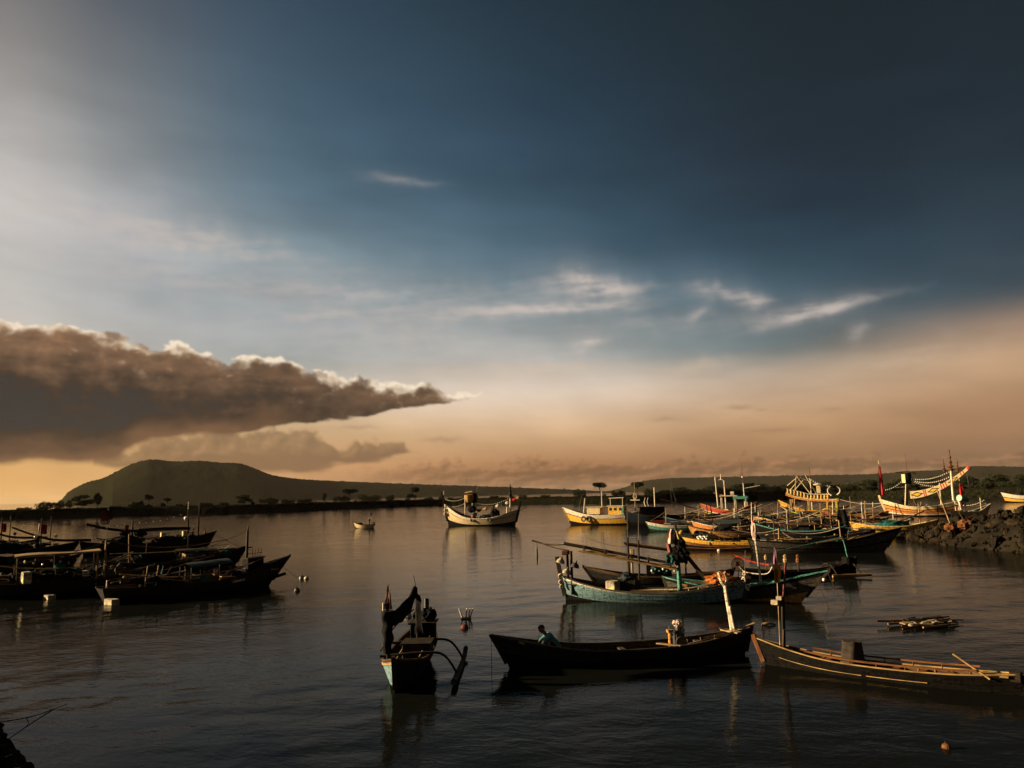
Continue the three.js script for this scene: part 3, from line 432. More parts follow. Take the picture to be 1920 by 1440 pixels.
// --- blue boat with lamp posts and a long boom
const blueBoat = boat({ name: 'blue_fishing_boat', label: 'weathered blue fishing boat with scroll ornaments, lamp posts and a slanting bamboo boom', at: [7.35, -44.45], turn: 161, L: 9.6, beam: 2.15, free: 0.55, bowRise: 0.72, sternRise: 0.72, bowRake: 0.25, sternRake: 0.42, full: 3.4, sheer: 2.2, bands: [[0.34, M.tar], [0.93, M.sky], [1, M.white]], railMat: M.grey, rail: 0.09, fine: true, bowPost: 1.1, sternPost: 0.3, postW: 0.16 });
{
  const b = blueBoat;
  b.deck(0.25, -0.8, 0.8, 20, M.grey); b.thwarts([-0.6, -0.34, 0.25, 0.6], M.wood); b.ribs(12, M.wood);
  b.block('aft_deck', [4.0, 0.86, 0], [1.1, 0.05, 1.0], M.wood); b.block('fore_deck', [-4.0, 0.9, 0], [1.1, 0.05, 1.0], M.wood);
  for (const [x, z, h] of [[4.35, -0.3, 2.72], [4.75, 0.35, 2.75]]) b.bar('lamp_post', [x, 0.3, z], [x, h, z], 0.085, M.dark, 0.075);
  b.block('post_cap', [4.75, 2.6, 0], [0.35, 0.22, 0.75], M.rust, 0.1);
  for (const [x, y, z, m] of [[4.95, 2.08, -0.45, M.foam], [4.1, 1.85, -0.5, M.iron], [4.6, 1.5, -0.5, M.foam]]) { const l = b.put('lamp_shade', lathe([[0, 0.24], [0.1, 0.23], [0.2, 0.14], [0.25, 0], [0.24, -0.03], [0.1, -0.05], [0, -0.05]], 14), m, [x, y, z], [0.2, 0, 0.25]); b.put('lamp_socket', new THREE.CylinderGeometry(0.05, 0.07, 0.14, 8), M.iron, [0, 0.28, 0], [0, 0, 0], l); }
  b.bar('boom', [4.8, 3.12, -0.1], [-1.7, 1.98, -0.1], 0.1, M.dark, 0.07);
  for (let i = 0; i < 5; i++) b.bar('bamboo_pole', [3.9 - i * 0.16, 2.72 - 0.04 * (i % 2), -0.12 + 0.07 * (i - 2)], [-1.55 + i * 0.05, 1.72 + 0.05 * (i % 3), -0.12 + 0.07 * (i - 2)], 0.05, i % 2 ? M.rust : M.bamboo, 0.038);
  for (const x of [3.6, 2.4, 1.1, 0, -1.2]) { const y = 1.92 + (x + 1.7) * 0.168; b.put('boom_lashing', new THREE.TorusGeometry(0.17, 0.035, 5, 10).rotateY(Math.PI / 2), M.darkrope, [x, y + 0.02, -0.11], [0, 0, 0.17]); }
  b.line('boom_net', [4.8, 3.1, -0.1], [6.72, 3.3, -0.1], 0.12, 0.05, M.rope); b.line('boom_net_line', [4.5, 2.75, -0.1], [6.4, 3.25, -0.1], 0.1, 0.03, M.rope);
  b.put('hanging_weight', lathe([[0, 0], [0.04, 0.05], [0.075, 0.5], [0.06, 0.95], [0.015, 1.3], [0, 1.3]], 8), M.iron, [6.45, 1.86, -0.1]);
  b.bar('mast', [-1.63, 0.2, 0], [-1.58, 2.4, 0], 0.13, M.teal, 0.11, 10); b.bar('mast_top', [-1.58, 2.35, 0], [-1.54, 4.15, 0], 0.1, M.dark, 0.07);
  b.put('furled_sail', lump(0.55, 0.42, 0.3, 0.55, 8, 4, 2.2), M.black, [-1.65, 2.5, 0], [0, 0, 0.35]); b.put('furled_sail', lump(0.3, 0.5, 0.26, 0.5, 5, 3, 2.2), M.black, [-1.75, 3.0, 0], [0, 0, -0.3]); b.put('rolled_mat', tube([[-0.05, -0.55, 0], [0.12, 0, 0.03], [0.02, 0.55, 0]], 0.13, 0.1, 9), fabric(0.24, 0.1, 0.07), [-1.25, 3.2, -0.1], [0, 0, 0.16]); b.put('rolled_mat', tube([[0, -0.5, 0], [0.05, 0.5, 0]], 0.1, 0.09, 8), M.pale, [-1.75, 3.35, -0.1], [0, 0, -0.22]); b.put('hanging_cloth', cloth(0.35, 0.8, 0.1, 6, 1.3), M.pink, [-1.35, 3.9, -0.15], [0, 0.3, 0.15]); b.put('yellow_float', lump(0.16, 0.13, 0.13, 0.2, 3, 2), M.yellow, [-1.85, 3.7, -0.1]);
  b.bar('net_stick', [-1.1, 2.45, -0.25], [-1.55, 1.9, -0.35], 0.035, M.pale); b.put('green_cloth', cloth(0.4, 0.4, 0.08, 3), M.netgreen, [-1.2, 2.5, -0.3]);
  part('brace', sweep([[-1.75, 2.85, 0.05], [-3.35, 0.78, 0.05]], 0.16, 0.2), M.dark, b.g);
  b.bar('winch_post', [1.0, 0.3, 0.25], [0.98, 2.75, 0.25], 0.07, M.pale, 0.06); b.bar('aft_pole', [0.55, 0.3, -0.2], [0.5, 3.3, -0.2], 0.06, M.dark, 0.05); b.bar('aft_pole_tip', [0.5, 3.2, -0.2], [0.42, 5.1, -0.2], 0.02, M.iron, 0.01);
  b.block('post_box', [0.95, 2.55, 0.2], [0.22, 0.5, 0.22], M.pale);
  const eng = b.block('engine_box', [1.25, 0.75, 0.05], [1.05, 0.85, 0.8], M.slate); b.put('engine_drum', new THREE.CylinderGeometry(0.3, 0.3, 0.6, 16).rotateX(Math.PI / 2), M.iron, [0.1, 0.5, 0], [0, 0, 0], eng); b.put('engine_tarp', lump(0.5, 0.25, 0.45, 0.4, 5, 3, 1.8), M.tarp, [0, 0.5, 0], [0, 0, 0], eng);
  b.block('white_plank', [-0.35, 0.66, -0.35], [2.5, 0.05, 0.34], M.cream, 0.02, -0.03); b.block('side_board', [-0.1, 0.6, -0.72], [2.1, 0.16, 0.04], M.wood, 0, -0.02); b.block('bailing_board', [-1.9, 0.75, 0.45], [0.5, 0.26, 0.05], M.bamboo, 0, 0.15);
  for (const x of [-2.2, -2.7, -3.2]) { const p = b.P(x / 4.8, 1, -1); b.bar('rail_stud', [x, p[1], p[2] + 0.05], [x, p[1] + 0.16, p[2] + 0.05], 0.02, M.white); }
  part('top_rail', sweep([-1.9, -2.4, -2.9, -3.4].map((x) => { const p = b.P(x / 4.8, 1, -1); return [x, p[1] + 0.18, p[2] + 0.05]; }), 0.05, 0.04), M.white, b.g);
  const hoop = b.put('net_hoop', new THREE.TorusGeometry(0.35, 0.022, 6, 28), M.wood, [-4.72, 2.02, 0], [0, 0.35, 0]); b.put('hoop_netting', new THREE.CircleGeometry(0.34, 20), new THREE.MeshStandardMaterial({ color: C(0.06, 0.05, 0.04), roughness: 1, transparent: true, opacity: 0.55, side: THREE.DoubleSide }), [0, 0, 0], [0, 0, 0], hoop); b.bar('hoop_handle', [-4.7, 0.9, 0], [-4.72, 1.67, 0], 0.035, M.dark); b.put('caught_float', lump(0.12, 0.14, 0.06, 0.5, 2, 2), M.netorange, [0.02, 0.03, 0.02], [0, 0, 0], hoop); b.bar('hoop_stake', [-5.0, 0.9, 0], [-5.15, 2.75, 0], 0.02, M.iron, 0.012);
  for (const [x, y, r, s] of [[-5.02, 1.22, 0.14, 1], [-5.2, 0.9, 0.17, -1], [-5.06, 1.55, 0.1, 1], [5.02, 1.0, 0.13, -1], [5.05, 1.3, 0.12, 1], [5.0, 0.72, 0.11, 1]]) b.put('scroll_ornament', tube(spiral(1.3 * s, 0.03, r, 20), 0.035, 0.05, 5, 22), M.white, [x, y, -0.22], [0, x > 0 ? 0.5 : -0.5, 0]);
  foamBox(b.world(1.98, 0.86, -0.5), -0.75, [0.62, 0.55, 0.55], 'chipped white foam box amidships in the weathered blue fishing boat');
  const heap = lump(0.75, 0.32, 0.6, 0.5, 9, 4, 2.2), rr = mulberry(5), strands = [heap];
  for (let i = 0; i < 170; i++) { const a = rr() * 6.28, t = rr() * 1.3, x = Math.cos(a) * Math.sin(t) * 0.75, y = Math.cos(t) * 0.33, z = Math.sin(a) * Math.sin(t) * 0.6, q = tube([[x * 0.9, y * 0.9, z * 0.9], [x * 1.1 + rr() * 0.1 - 0.05, y * 1.12 + rr() * 0.08, z * 1.1], [x * 1.1 + rr() * 0.24 - 0.12, y + rr() * 0.12, z * 1.1 + rr() * 0.2 - 0.1]], 0.007, 0.005, 3, 4); q.deleteAttribute('normal'); const qq = q.toNonIndexed(); qq.computeVertexNormals(); strands.push(qq); }
  single('fishing_net', 'heap of frayed orange fishing net piled on the blue boat', 'fishing net', mergeGeometries(strands), M.netorange, b.world(-3.75, 1.18, 0.05), b.turn);
}
// --- dark boat behind the blue one
{
  const b = boat({ name: 'fishing_boat', label: 'low dark fishing boat with brown booms lying behind the weathered blue boat', at: [9.4, -52.4], turn: 168, L: 8.4, beam: 1.7, free: 0.5, bowRise: 0.6, sternRise: 0.45, bands: [[0.5, M.tar], [0.88, M.slate], [1, M.wood]], railMat: M.wood });
  b.deck(0.2, -0.75, 0.75, 14, M.grey); b.thwarts([-0.5, 0, 0.5]);
  b.mast(2.05, 0.2, 3.0, 0.09, M.dark); b.bar('boom', [2.3, 2.62, 0], [-0.7, 2.2, 0], 0.08, M.rust, 0.06); b.bar('boom_spar', [2.2, 2.5, 0.1], [-1.9, 1.95, 0.1], 0.055, M.wood); b.bar('boom_prop', [-1.6, 0.3, 0], [-1.6, 2.1, 0], 0.06, M.dark);
  b.bar('antenna', [2.05, 2.9, 0], [2.0, 5.2, 0], 0.014, M.iron); b.line('boom_line', [2.1, 2.4, 0], [4.7, 3.0, 0], 0.15);
  const c = b.block('engine_box', [0.1, 0.85, 0], [1.6, 0.75, 1.0], M.tar); b.put('net_drape', cloth(1.0, 0.5, 0.06, 4), M.tarp, [0, 0.38, -0.53], [0, 0, 0], c);
  for (let i = 0; i < 7; i++) b.put('net_float', lump(0.08, 0.08, 0.08, 0.2, i, 1), i % 3 ? M.tealcloth : M.gloss, [-0.9 + 0.24 * i, 0.9 + 0.1 * (i % 2), -0.6]);
  b.block('bait_board', [-2.6, 0.72, -0.2], [0.8, 0.2, 0.05], M.bamboo, 0.1, 0.08); b.bend('bent_prop', [[-1.2, 0.5, -0.3], [-0.95, 1.1, -0.3], [-1.1, 1.9, -0.3]], 0.03, M.dark);
}
// --- grey boat with raked bow beside the blue one
{
  const b = boat({ name: 'fishing_boat', label: 'mud-stained grey boat with a sharp raked bow moored beside the blue boat', at: [11.9, -44.7], turn: -33, L: 7.2, beam: 1.75, free: 0.72, bowRise: 0.95, sternRise: 0.3, bowRake: 1.55, full: 2.1, bands: [[0.42, M.ochre], [0.86, M.hullgrey], [1, M.tar]], railMat: M.teal, fine: true });
  b.deck(0.4, -0.7, 0.7, 14, M.grey); b.thwarts([-0.4, 0.1, 0.5], M.teal);
  b.bar('white_pole', [1.66, 0.9, 0.1], [1.48, 3.6, 0.1], 0.065, M.white, 0.055); b.put('wrapped_cloth', lump(0.16, 0.5, 0.14, 0.4, 3, 2, 2), M.pink, [1.45, 3.75, 0.1]); b.put('red_band', new THREE.CylinderGeometry(0.08, 0.08, 0.35, 8), M.redcloth, [1.47, 4.1, 0.1]); b.bar('pole_tip', [1.46, 3.6, 0.1], [1.4, 4.6, 0.1], 0.03, M.dark);
  b.bend('bent_rail', [[0.3, 1.75, -0.5], [0.6, 1.45, -0.5], [1.2, 1.35, -0.5], [1.9, 1.4, -0.5], [2.15, 1.75, -0.5]], 0.035, M.white); b.bend('red_spar', [[0.1, 2.35, -0.4], [0.9, 2.05, -0.4], [2.0, 1.85, -0.4]], 0.05, M.red);
  b.block('deck_box', [0.4, 0.95, 0.1], [0.6, 0.4, 0.6], M.dark); b.put('rope_coil', new THREE.TorusGeometry(0.2, 0.06, 6, 16).rotateX(Math.PI / 2), M.rope, [0.55, 1.2, 0.45]); b.put('rag_heap', lump(0.22, 0.14, 0.18, 0.5, 3, 2), M.pink, [0.95, 1.2, 0.5]);
  b.line('anchor_line', [5.1, 1.6, 0], [6.2, -0.1, 1.3], 0.08, 0.014, M.darkrope); b.line('second_anchor_line', [4.6, 1.2, 0.1], [5.4, -0.1, 1.5], 0.05, 0.012, M.darkrope); b.put('bow_float', new THREE.IcosahedronGeometry(0.09, 1), M.gloss, [4.95, 1.25, 0.25]);
}
// --- black canoe with drum and bamboo float
{
  const b = boat({ name: 'outrigger_canoe', label: 'black outrigger canoe with a tall stern and a yellow bamboo float', at: [19.2, -54.5], turn: 2, L: 7.3, beam: 1.15, free: 0.4, bowRise: 0.75, sternRise: 0.3, bowRake: 0.2, full: 2.8, bands: [[0.6, M.tar], [1, M.tar]], railMat: M.dark });
  b.deck(0.15, -0.7, 0.7, 10, M.grey); b.thwarts([-0.4, 0, 0.4]);
  b.put('stern_shield', chamfered(0.6, 0.95, 0.75, 0.1), M.tar, [3.3, 0.78, 0], [0, 0.2, -0.1]);
  for (const s of [-1, 1]) b.bar('outrigger_float', [1.6, 0.16, s * 1.35], [4.2, 0.2, s * 1.35], 0.13, M.bamboo, 0.1, 9);
  for (const x of [1.9, 3.5]) b.bend('outrigger_arm', [[x, 0.28, -1.35], [x, 0.75, -0.6], [x, 0.85, 0], [x, 0.75, 0.6], [x, 0.28, 1.35]], 0.055, M.dark);
  b.bend('crooked_pole', [[3.45, 0.9, 0], [3.25, 1.5, 0.05], [3.22, 1.9, 0], [3.05, 2.65, 0]], 0.045, M.teal, 0.035); b.bar('long_spar', [3.05, 2.6, 0], [-1.6, 1.75, 0.1], 0.05, M.teal, 0.03); b.bar('short_spar', [3.0, 2.5, 0.1], [1.2, 2.22, 0.1], 0.06, M.pale, 0.05);
  b.put('figurehead', lathe([[0, 0], [0.14, 0.02], [0.16, 0.2], [0.1, 0.36], [0.13, 0.5], [0, 0.6]], 9), M.rust, [-0.1, 0.95, 0]); b.bar('figure_post', [-0.1, 0.2, 0], [-0.1, 1, 0], 0.06, M.dark); b.put('second_figurehead', lathe([[0, 0], [0.1, 0.02], [0.12, 0.2], [0.08, 0.3], [0, 0.4]], 8), M.pale, [-2.3, 1.2, 0]); b.bar('second_figure_post', [-2.3, 0.2, 0], [-2.3, 1.25, 0], 0.045, M.wood);
  b.line('net_line', [0.6, 1.1, 0], [3.1, 0.95, 0], 0.12);
}
// --- bow-on outrigger boat
const bowOn = boat({ name: 'outrigger_boat', label: 'outrigger boat painted dark for shade, with a peeling blue panel on its sunlit bow and cloth wrapped masts', at: [-3.75, -28.5], turn: -91, L: 6.4, beam: 1.5, free: 0.62, bowRise: 0.42, sternRise: 0.25, bowRake: 0.3, sternRake: 0.2, sternW: 0.5, full: 3.6, bands: [[0.3, M.tar], [0.92, M.navy], [1, M.dark]], railMat: M.wood, rail: 0.08, fine: true });  // dark bands paint in the shade of the side turned from the sun
{
  const b = bowOn;
  part('lit_bow_panel', grid(10, 5, (u, v) => { const p = b.P(mix(0.5, 0.995, u), mix(0.36, 0.9, v), 1); p[2] += 0.022; return p; }, (u, v, p) => [p[0] * 0.5, p[1] * 0.5]), M.sky, b.g); part('bow_trim', sweep([0.5, 0.62, 0.74, 0.86, 0.95, 0.995].map((u) => { const p = b.P(u, 0.92, 1); p[2] += 0.03; return p; }), 0.03, 0.07), M.pale, b.g);                                     // camera looks along its length; local +z is to the left of the picture, the sunlit side, which alone is painted blue
  b.deck(0.3, -0.8, 0.72, 16, M.grey); b.thwarts([-0.5, -0.2, 0.15, 0.5], M.dark); b.ribs(10, M.wood);
  b.bar('mast', [2.0, 0.3, 0.42], [1.9, 2.55, 0.47], 0.07, M.dark, 0.05); b.put('wrapped_sail', (() => { const g = new THREE.CylinderGeometry(0.2, 0.13, 1.35, 14, 12), p = g.attributes.position; for (let i = 0; i < p.count; i++) { const a = Math.atan2(p.getZ(i), p.getX(i)), y = p.getY(i), k = 1 + 0.28 * noise2(a * 1.5 + 3, y * 3) + 0.12 * Math.sin(y * 14 + a); p.setXYZ(i, p.getX(i) * k, y, p.getZ(i) * k); } g.computeVertexNormals(); return g; })(), M.black, [1.95, 1.62, 0.45]);
  b.put('flag', cloth(0.05, 0.78, 0.03, 7, 6.0, 6, 10), fabric(0.5, 0.3, 0.22), [1.9, 3.12, 0.44], [0, 1.3, 0]); b.bar('flag_staff', [1.93, 2.4, 0.46], [1.88, 3.15, 0.42], 0.018, M.wood, 0.01); b.bar('white_staff', [1.93, 2.1, 0.6], [1.93, 2.55, 0.6], 0.03, M.white);
  b.bar('rear_mast', [-0.3, 0.3, -0.25], [-0.6, 2.75, -0.12], 0.075, M.dark, 0.05); b.bar('rear_mast_tip', [-0.6, 2.7, -0.12], [-0.65, 3.15, -0.02], 0.018, M.iron);
  part('slung_sail', grid(16, 8, (u, v) => { const a = v * Math.PI * 2, r = 0.16 + 0.06 * noise2(u * 5, v * 3) + 0.05 * Math.sin(u * Math.PI); return [mix(1.75, -0.55, u), mix(2.05, 2.6, u) - 0.25 * Math.sin(u * Math.PI) + Math.sin(a) * r * 1.3, mix(0.35, -0.08, u) + Math.cos(a) * r * 0.6]; }), M.black, b.g);
  b.put('torn_cloth', cloth(0.45, 1.35, 0.12, 3, 1.4, 10, 14), M.black, [-0.5, 2.5, -0.2], [0, 0.4, 0]);
  const cab = b.block('wheel_shelter', [-1.2, 0.95, -0.3], [0.9, 0.9, 0.85], M.tar); b.block('shelter_roof', [0, 0.5, 0], [1.05, 0.06, 1.0], M.dark, 0, 0, cab); b.block('chimney_pipe', [-0.2, 0.95, -0.1], [0.16, 0.7, 0.16], M.iron, 0, 0, cab); b.put('stowed_sack', lump(0.3, 0.26, 0.3, 0.35, 2, 3), M.black, [0.1, 0.75, -0.2], [0, 0, 0], cab);
  b.block('fish_hold', [0.3, 0.72, -0.3], [1.0, 0.55, 0.95], M.dark); b.block('hold_lid', [0.3, 1.02, -0.3], [1.1, 0.05, 1.05], M.dark);
  b.bend('hand_rail', [[1.2, 0.9, 0.82], [0, 1.05, 0.85], [-1.2, 1.35, 0.7], [-2.2, 1.75, 0.2]], 0.03, M.wood); b.bar('oar', [1.7, 0.72, 0.2], [-0.4, 1.0, 0.12], 0.025, M.pale); b.bar('second_oar', [1.4, 0.7, -0.5], [-0.6, 1.05, -0.62], 0.025, M.pale);
  for (const x of [-1.0, 1.4]) b.bend('outrigger_arm', [[x, 0.75, 0.8], [x, 0.85, -0.6], [x, 0.8, -1.25], [x, 0.5, -1.55], [x, 0.16, -1.75]], 0.05, M.dark, 0.04);
  b.bend('outrigger_float', [[2.6, 0.16, -1.75], [1.5, 0.12, -1.75], [-1.5, 0.12, -1.75], [-2.3, 0.3, -1.75]], 0.1, M.grey, 0.085, 9);
}

// =====================================================================  small things on the water
{
  const g = thing('bamboo_raft', 'floating tangle of pale broken bamboo and boards lashed together', 'raft', [17.7, 0.02, -35.2], 0.25), r = mulberry(77);
  for (let i = 0; i < 26; i++) { const a = (r() - 0.5) * 0.9, l = 0.7 + r() * 1.8, x = (r() - 0.5) * 2.2, z = (r() - 0.5) * 1.5, y = 0.03 + r() * 0.16; part('bamboo_pole', tube([[x - Math.cos(a) * l / 2, y, z - Math.sin(a) * l / 2], [x + Math.cos(a) * l / 2, y + (r() - 0.4) * 0.12, z + Math.sin(a) * l / 2]], 0.035 + r() * 0.02, 0.03, 6), i % 3 ? (i % 2 ? M.pale : M.dark) : M.rust, g); }
  for (let i = 0; i < 9; i++) { const q = part('board', chamfered(0.5 + r() * 0.6, 0.04, 0.18 + r() * 0.1, 0.008), i % 2 ? M.pale : M.dark, g); q.position.set((r() - 0.5) * 2.2, 0.14 + r() * 0.1, (r() - 0.5) * 1.3); q.rotation.set((r() - 0.5) * 0.3, (r() - 0.5) * 1.4, (r() - 0.5) * 0.3); }
  for (let i = 0; i < 6; i++) { const q = part('foam_chunk', lump(0.14, 0.08, 0.1, 0.4, i + 3, 2), M.foam, g); q.position.set(-1.2 + i * 0.28, 0.12, 0.5 - 0.1 * (i % 2)); }
}
function buoy(x, z, r, m, label, group) { const g = thing('buoy', label, 'buoy', [x, 0, z], 0, group); part('float', lathe([[0, -r * 0.8], [r * 0.8, -r * 0.6], [r, 0], [r * 0.8, r * 0.7], [r * 0.3, r * 0.95], [0, r]], 14), m, g); part('eye', new THREE.TorusGeometry(r * 0.25, r * 0.08, 5, 10).translate(0, r * 1.1, 0), M.iron, g); return g; }
buoy(-16.2, -60.9, 0.22, M.iron, 'round black buoy on the mooring line off the lettered dark bow'); buoy(-15.8, -60.7, 0.19, M.white, 'pale buoy touching the black buoy off the lettered dark bow');
buoy(-14.4, -53, 0.2, M.iron, 'lone black buoy floating clear of the mooring line');
buoy(-5.0, -41, 0.28, M.tar, 'dark buoy floating just behind the cloth wrapped masts'); buoy(-5.5, -40.9, 0.2, M.white, 'white float beside the dark buoy behind the wrapped masts');
buoy(-2.4, -37, 0.19, M.maroon, 'small dark red buoy beside the float with white stakes'); buoy(20, -79, 0.2, M.white, 'small white float drifting in front of the long yellow edged boat'); buoy(69.8, -141, 0.55, M.iron, 'large black buoy in front of the ornate striped boat'); buoy(9.8, -19.1, 0.11, M.rust, 'tiny brown float alone on the near dark water');
{ const g = thing('marker_float', 'bundle of short white stakes standing on a small float', 'marker', [-2.5, 0, -39.7]); part('float', chamfered(0.5, 0.14, 0.3, 0.03), M.dark, g); for (const [x, l] of [[-0.22, -0.12], [0, 0.05], [0.17, 0.02], [0.25, 0.1]]) part('stake', tube([[x * 0.8, 0.05, 0], [x + l, 0.5, 0]], 0.045, 0.035, 6), M.white, g); }
{ const g = thing('driftwood', 'small pale piece of driftwood with an upright twig', 'driftwood', [11.1, 0, -36]); part('log', tube([[-0.3, 0.03, 0], [0, 0.09, 0.05], [0.32, 0.05, 0]], 0.07, 0.05, 6), M.pale, g); part('twig', tube([[0, 0.08, 0], [0.04, 0.3, 0], [0.02, 0.55, 0.03]], 0.015, 0.008, 4), M.dark, g); part('branch', tube([[0.1, 0.08, 0], [-0.3, 0.22, 0.1]], 0.025, 0.015, 5), M.pale, g); }

// =====================================================================  the dark group on the left
function rig(b, list) { for (const [x, h, r, lean, m] of list) b.mast(x, 0.2, h, r, m ?? M.dark, lean ?? [0, 0]); }
const leftGroup = 'dark boats rafted together on the left';
{
  const b = boat({ name: 'fishing_boat', label: 'lettered dark boat with a long pointed bow and pale stern float', group: leftGroup, at: [-21.1, -52.6], turn: 45, L: 10.6, beam: 2.3, free: 0.75, bowRise: 1.2, sternRise: 0.15, bowRake: 1.6, sternW: 0.55, full: 2.3, bands: [[0.45, M.tar], [0.55, M.slate], [0.9, M.slate], [1, M.dark]], transom: M.slate, railMat: M.dark, fine: true });
  b.deck(0.5, -0.85, 0.75, 20, M.grey); b.block('lower_beak', [6.0, 0.62, 0], [1.3, 0.2, 0.16], M.tar, 0, 0.2);
  b.bar('mast', [3.66, 0.5, 0], [3.7, 3.95, 0], 0.1, M.grey, 0.085); b.bar('mast_tip', [3.7, 3.85, 0], [3.78, 4.25, 0], 0.05, M.rust);
  const hatch = b.block('wheel_house', [4.15, 1.5, 0], [1.15, 1.0, 0.9], M.tar); b.block('house_roof', [0, 0.54, 0], [1.3, 0.08, 1.05], M.dark, 0, 0.05, hatch); for (let i = 0; i < 4; i++) b.bar('rack_stick', [4.05 + 0.18 * i, 2.0, 0.1], [4.0 + 0.24 * i, 2.75 - 0.1 * (i % 2), 0.1], 0.025, M.rust); b.bar('rack_rail', [3.7, 2.3, 0.1], [4.8, 2.35, 0.1], 0.02, M.rust);
  b.bar('bow_roller', [5.3, 1.15, 0.4], [5.9, 1.12, 0.35], 0.06, M.pale); b.block('deck_cleat', [5.1, 1.55, 0.1], [0.4, 0.12, 0.3], M.grey, 0.2); b.bar('side_fender', [2.2, 0.62, 1.05], [3.1, 0.7, 0.95], 0.07, M.white);
  part('fore_awning', grid(10, 6, (u, v) => [mix(-0.6, 2.3, u), 1.75 + 0.25 * Math.sin(v * Math.PI) + 0.12 * u, mix(-1, 1, v)], (u, v) => [u * 3, v * 2]), M.tarp, b.g); for (const [x, z] of [[-0.5, -0.9], [-0.5, 0.9], [2.2, -0.9], [2.2, 0.9]]) b.bar('awning_post', [x, 0.5, z], [x, 1.78, z], 0.035, M.grey);
  b.put('net_heap', lump(1.3, 0.55, 0.75, 0.35, 4, 4, 1.6), M.black, [-2.0, 0.8, 0]); (globalThis.gearList ??= []).push([b, -4.5, 3.5, 1.0, 60, 71]); for (const x of [-3.4, -2.75]) b.bend('ladder_rail', [[x, 0.6, 0.9], [x + 0.12, 1.3, 0.8], [x + 0.25, 2.05, 0.7]], 0.04, M.pale); b.bar('ladder_rung', [-3.3, 1.05, 0.85], [-2.62, 1.05, 0.85], 0.03, M.sky);
  b.put('hanging_net', cloth(0.6, 0.7, 0.1, 3), M.netgreen, [0.4, 1.4, 0.9]); for (const x of [0.9, 1.1]) b.bend('white_loop', [[x, 1.2, 0.95], [x + 0.05, 1.5, 0.98], [x + 0.12, 1.6, 0.95]], 0.035, M.white);
  b.block('folded_board', [2.0, 0.98, 0.85], [1.1, 0.05, 0.3], M.bamboo, 0.05, -0.08); b.block('folded_board', [1.95, 0.82, 0.95], [1.2, 0.14, 0.12], M.rust, 0.02, -0.06);
  b.bar('stern_stake', [-5.35, 0.2, 0.2], [-5.32, 1.35, 0.2], 0.05, M.white); b.line('mooring_line', [6.3, 1.4, 0], [8.9, 0.1, -2.1], 0.1, 0.014, M.darkrope);
  b.bend('thin_spar', [[-4.8, 1.7, 0.7], [-1.5, 1.25, 0.9], [2.5, 1.45, 0.9], [4.6, 2.0, 0.6]], 0.04, M.bamboo, 0.03, 5); b.bend('thin_spar', [[-5.0, 1.3, -0.4], [-2.0, 1.6, -0.3], [1.5, 2.35, -0.2]], 0.035, M.dark, 0.03, 5); b.line('stay', [3.7, 3.9, 0], [-4.6, 1.6, 0.3], 0.25, 0.016, M.darkrope);
  globalThis.nameBoat = b;
  foamBox(b.world(-5.25, 0.12, 0.95), -0.7, [1.05, 0.42, 0.5], 'pale foam block floating at the stern of the lettered dark boat');
}
{
  const b = boat({ name: 'fishing_boat', label: 'dark boat with a beaked bow lying right behind the lettered one', group: leftGroup, at: [-29.6, -69.5], turn: 45, L: 11, beam: 2.3, free: 0.85, bowRise: 0.95, sternRise: 0.4, bowRake: 1.2, bands: [[0.5, M.tar], [0.9, M.slate], [1, M.dark]], railMat: M.grey });
  b.deck(0.55, -0.8, 0.7, 12, M.grey); rig(b, [[1.2, 3.0, 0.06], [-2.4, 2.6, 0.07, [0.1, 0], M.wood]]); b.bar('cross_beam', [-1.2, 1.55, 0], [7.2, 1.62, 0], 0.06, M.dark); b.bend('thin_spar', [[-6.5, 3.2, 0.5], [-3.0, 2.3, 0.6], [1.0, 2.1, 0.6], [4.5, 2.5, 0.5]], 0.05, M.wood, 0.04, 5); b.bend('thin_spar', [[-5.5, 1.9, 0.9], [-1.0, 1.75, 0.9], [3.8, 2.0, 0.8]], 0.04, M.bamboo, 0.03, 5); b.bar('pole', [-3.8, 0.6, 0.3], [-3.9, 3.4, 0.3], 0.05, M.pale); b.line('stay', [-3.9, 3.3, 0.3], [4.8, 2.0, 0.2], 0.35, 0.018, M.darkrope); b.put('covered_net', lump(1.7, 0.75, 0.9, 0.3, 6, 4, 1.5), M.black, [-1.6, 1.05, 0]); gearList.push([b, -4.5, 5, 1.15, 54, 72]);
  part('side_awning', grid(8, 6, (u, v) => [mix(0, 3.6, u), 1.7 + 0.2 * Math.sin(v * 3.1) - 0.1 * u, mix(-1.1, 1.1, v)]), M.tarp, b.g); for (const [x, z] of [[0.1, 1], [3.5, 1], [0.1, -1], [3.5, -1]]) b.bar('awning_post', [x, 0.5, z], [x, 1.72, z], 0.035, M.grey);
  for (const [x, z] of [[4.2, 0.3], [4.7, 0.1], [5.1, 0.2]]) b.block('white_float', [x, 1.35, z], [0.28, 0.14, 0.16], M.foam, 0.3);
  b.block('red_drum_board', [3.0, 1.3, 0.8], [0.5, 0.6, 0.06], M.maroon);
}
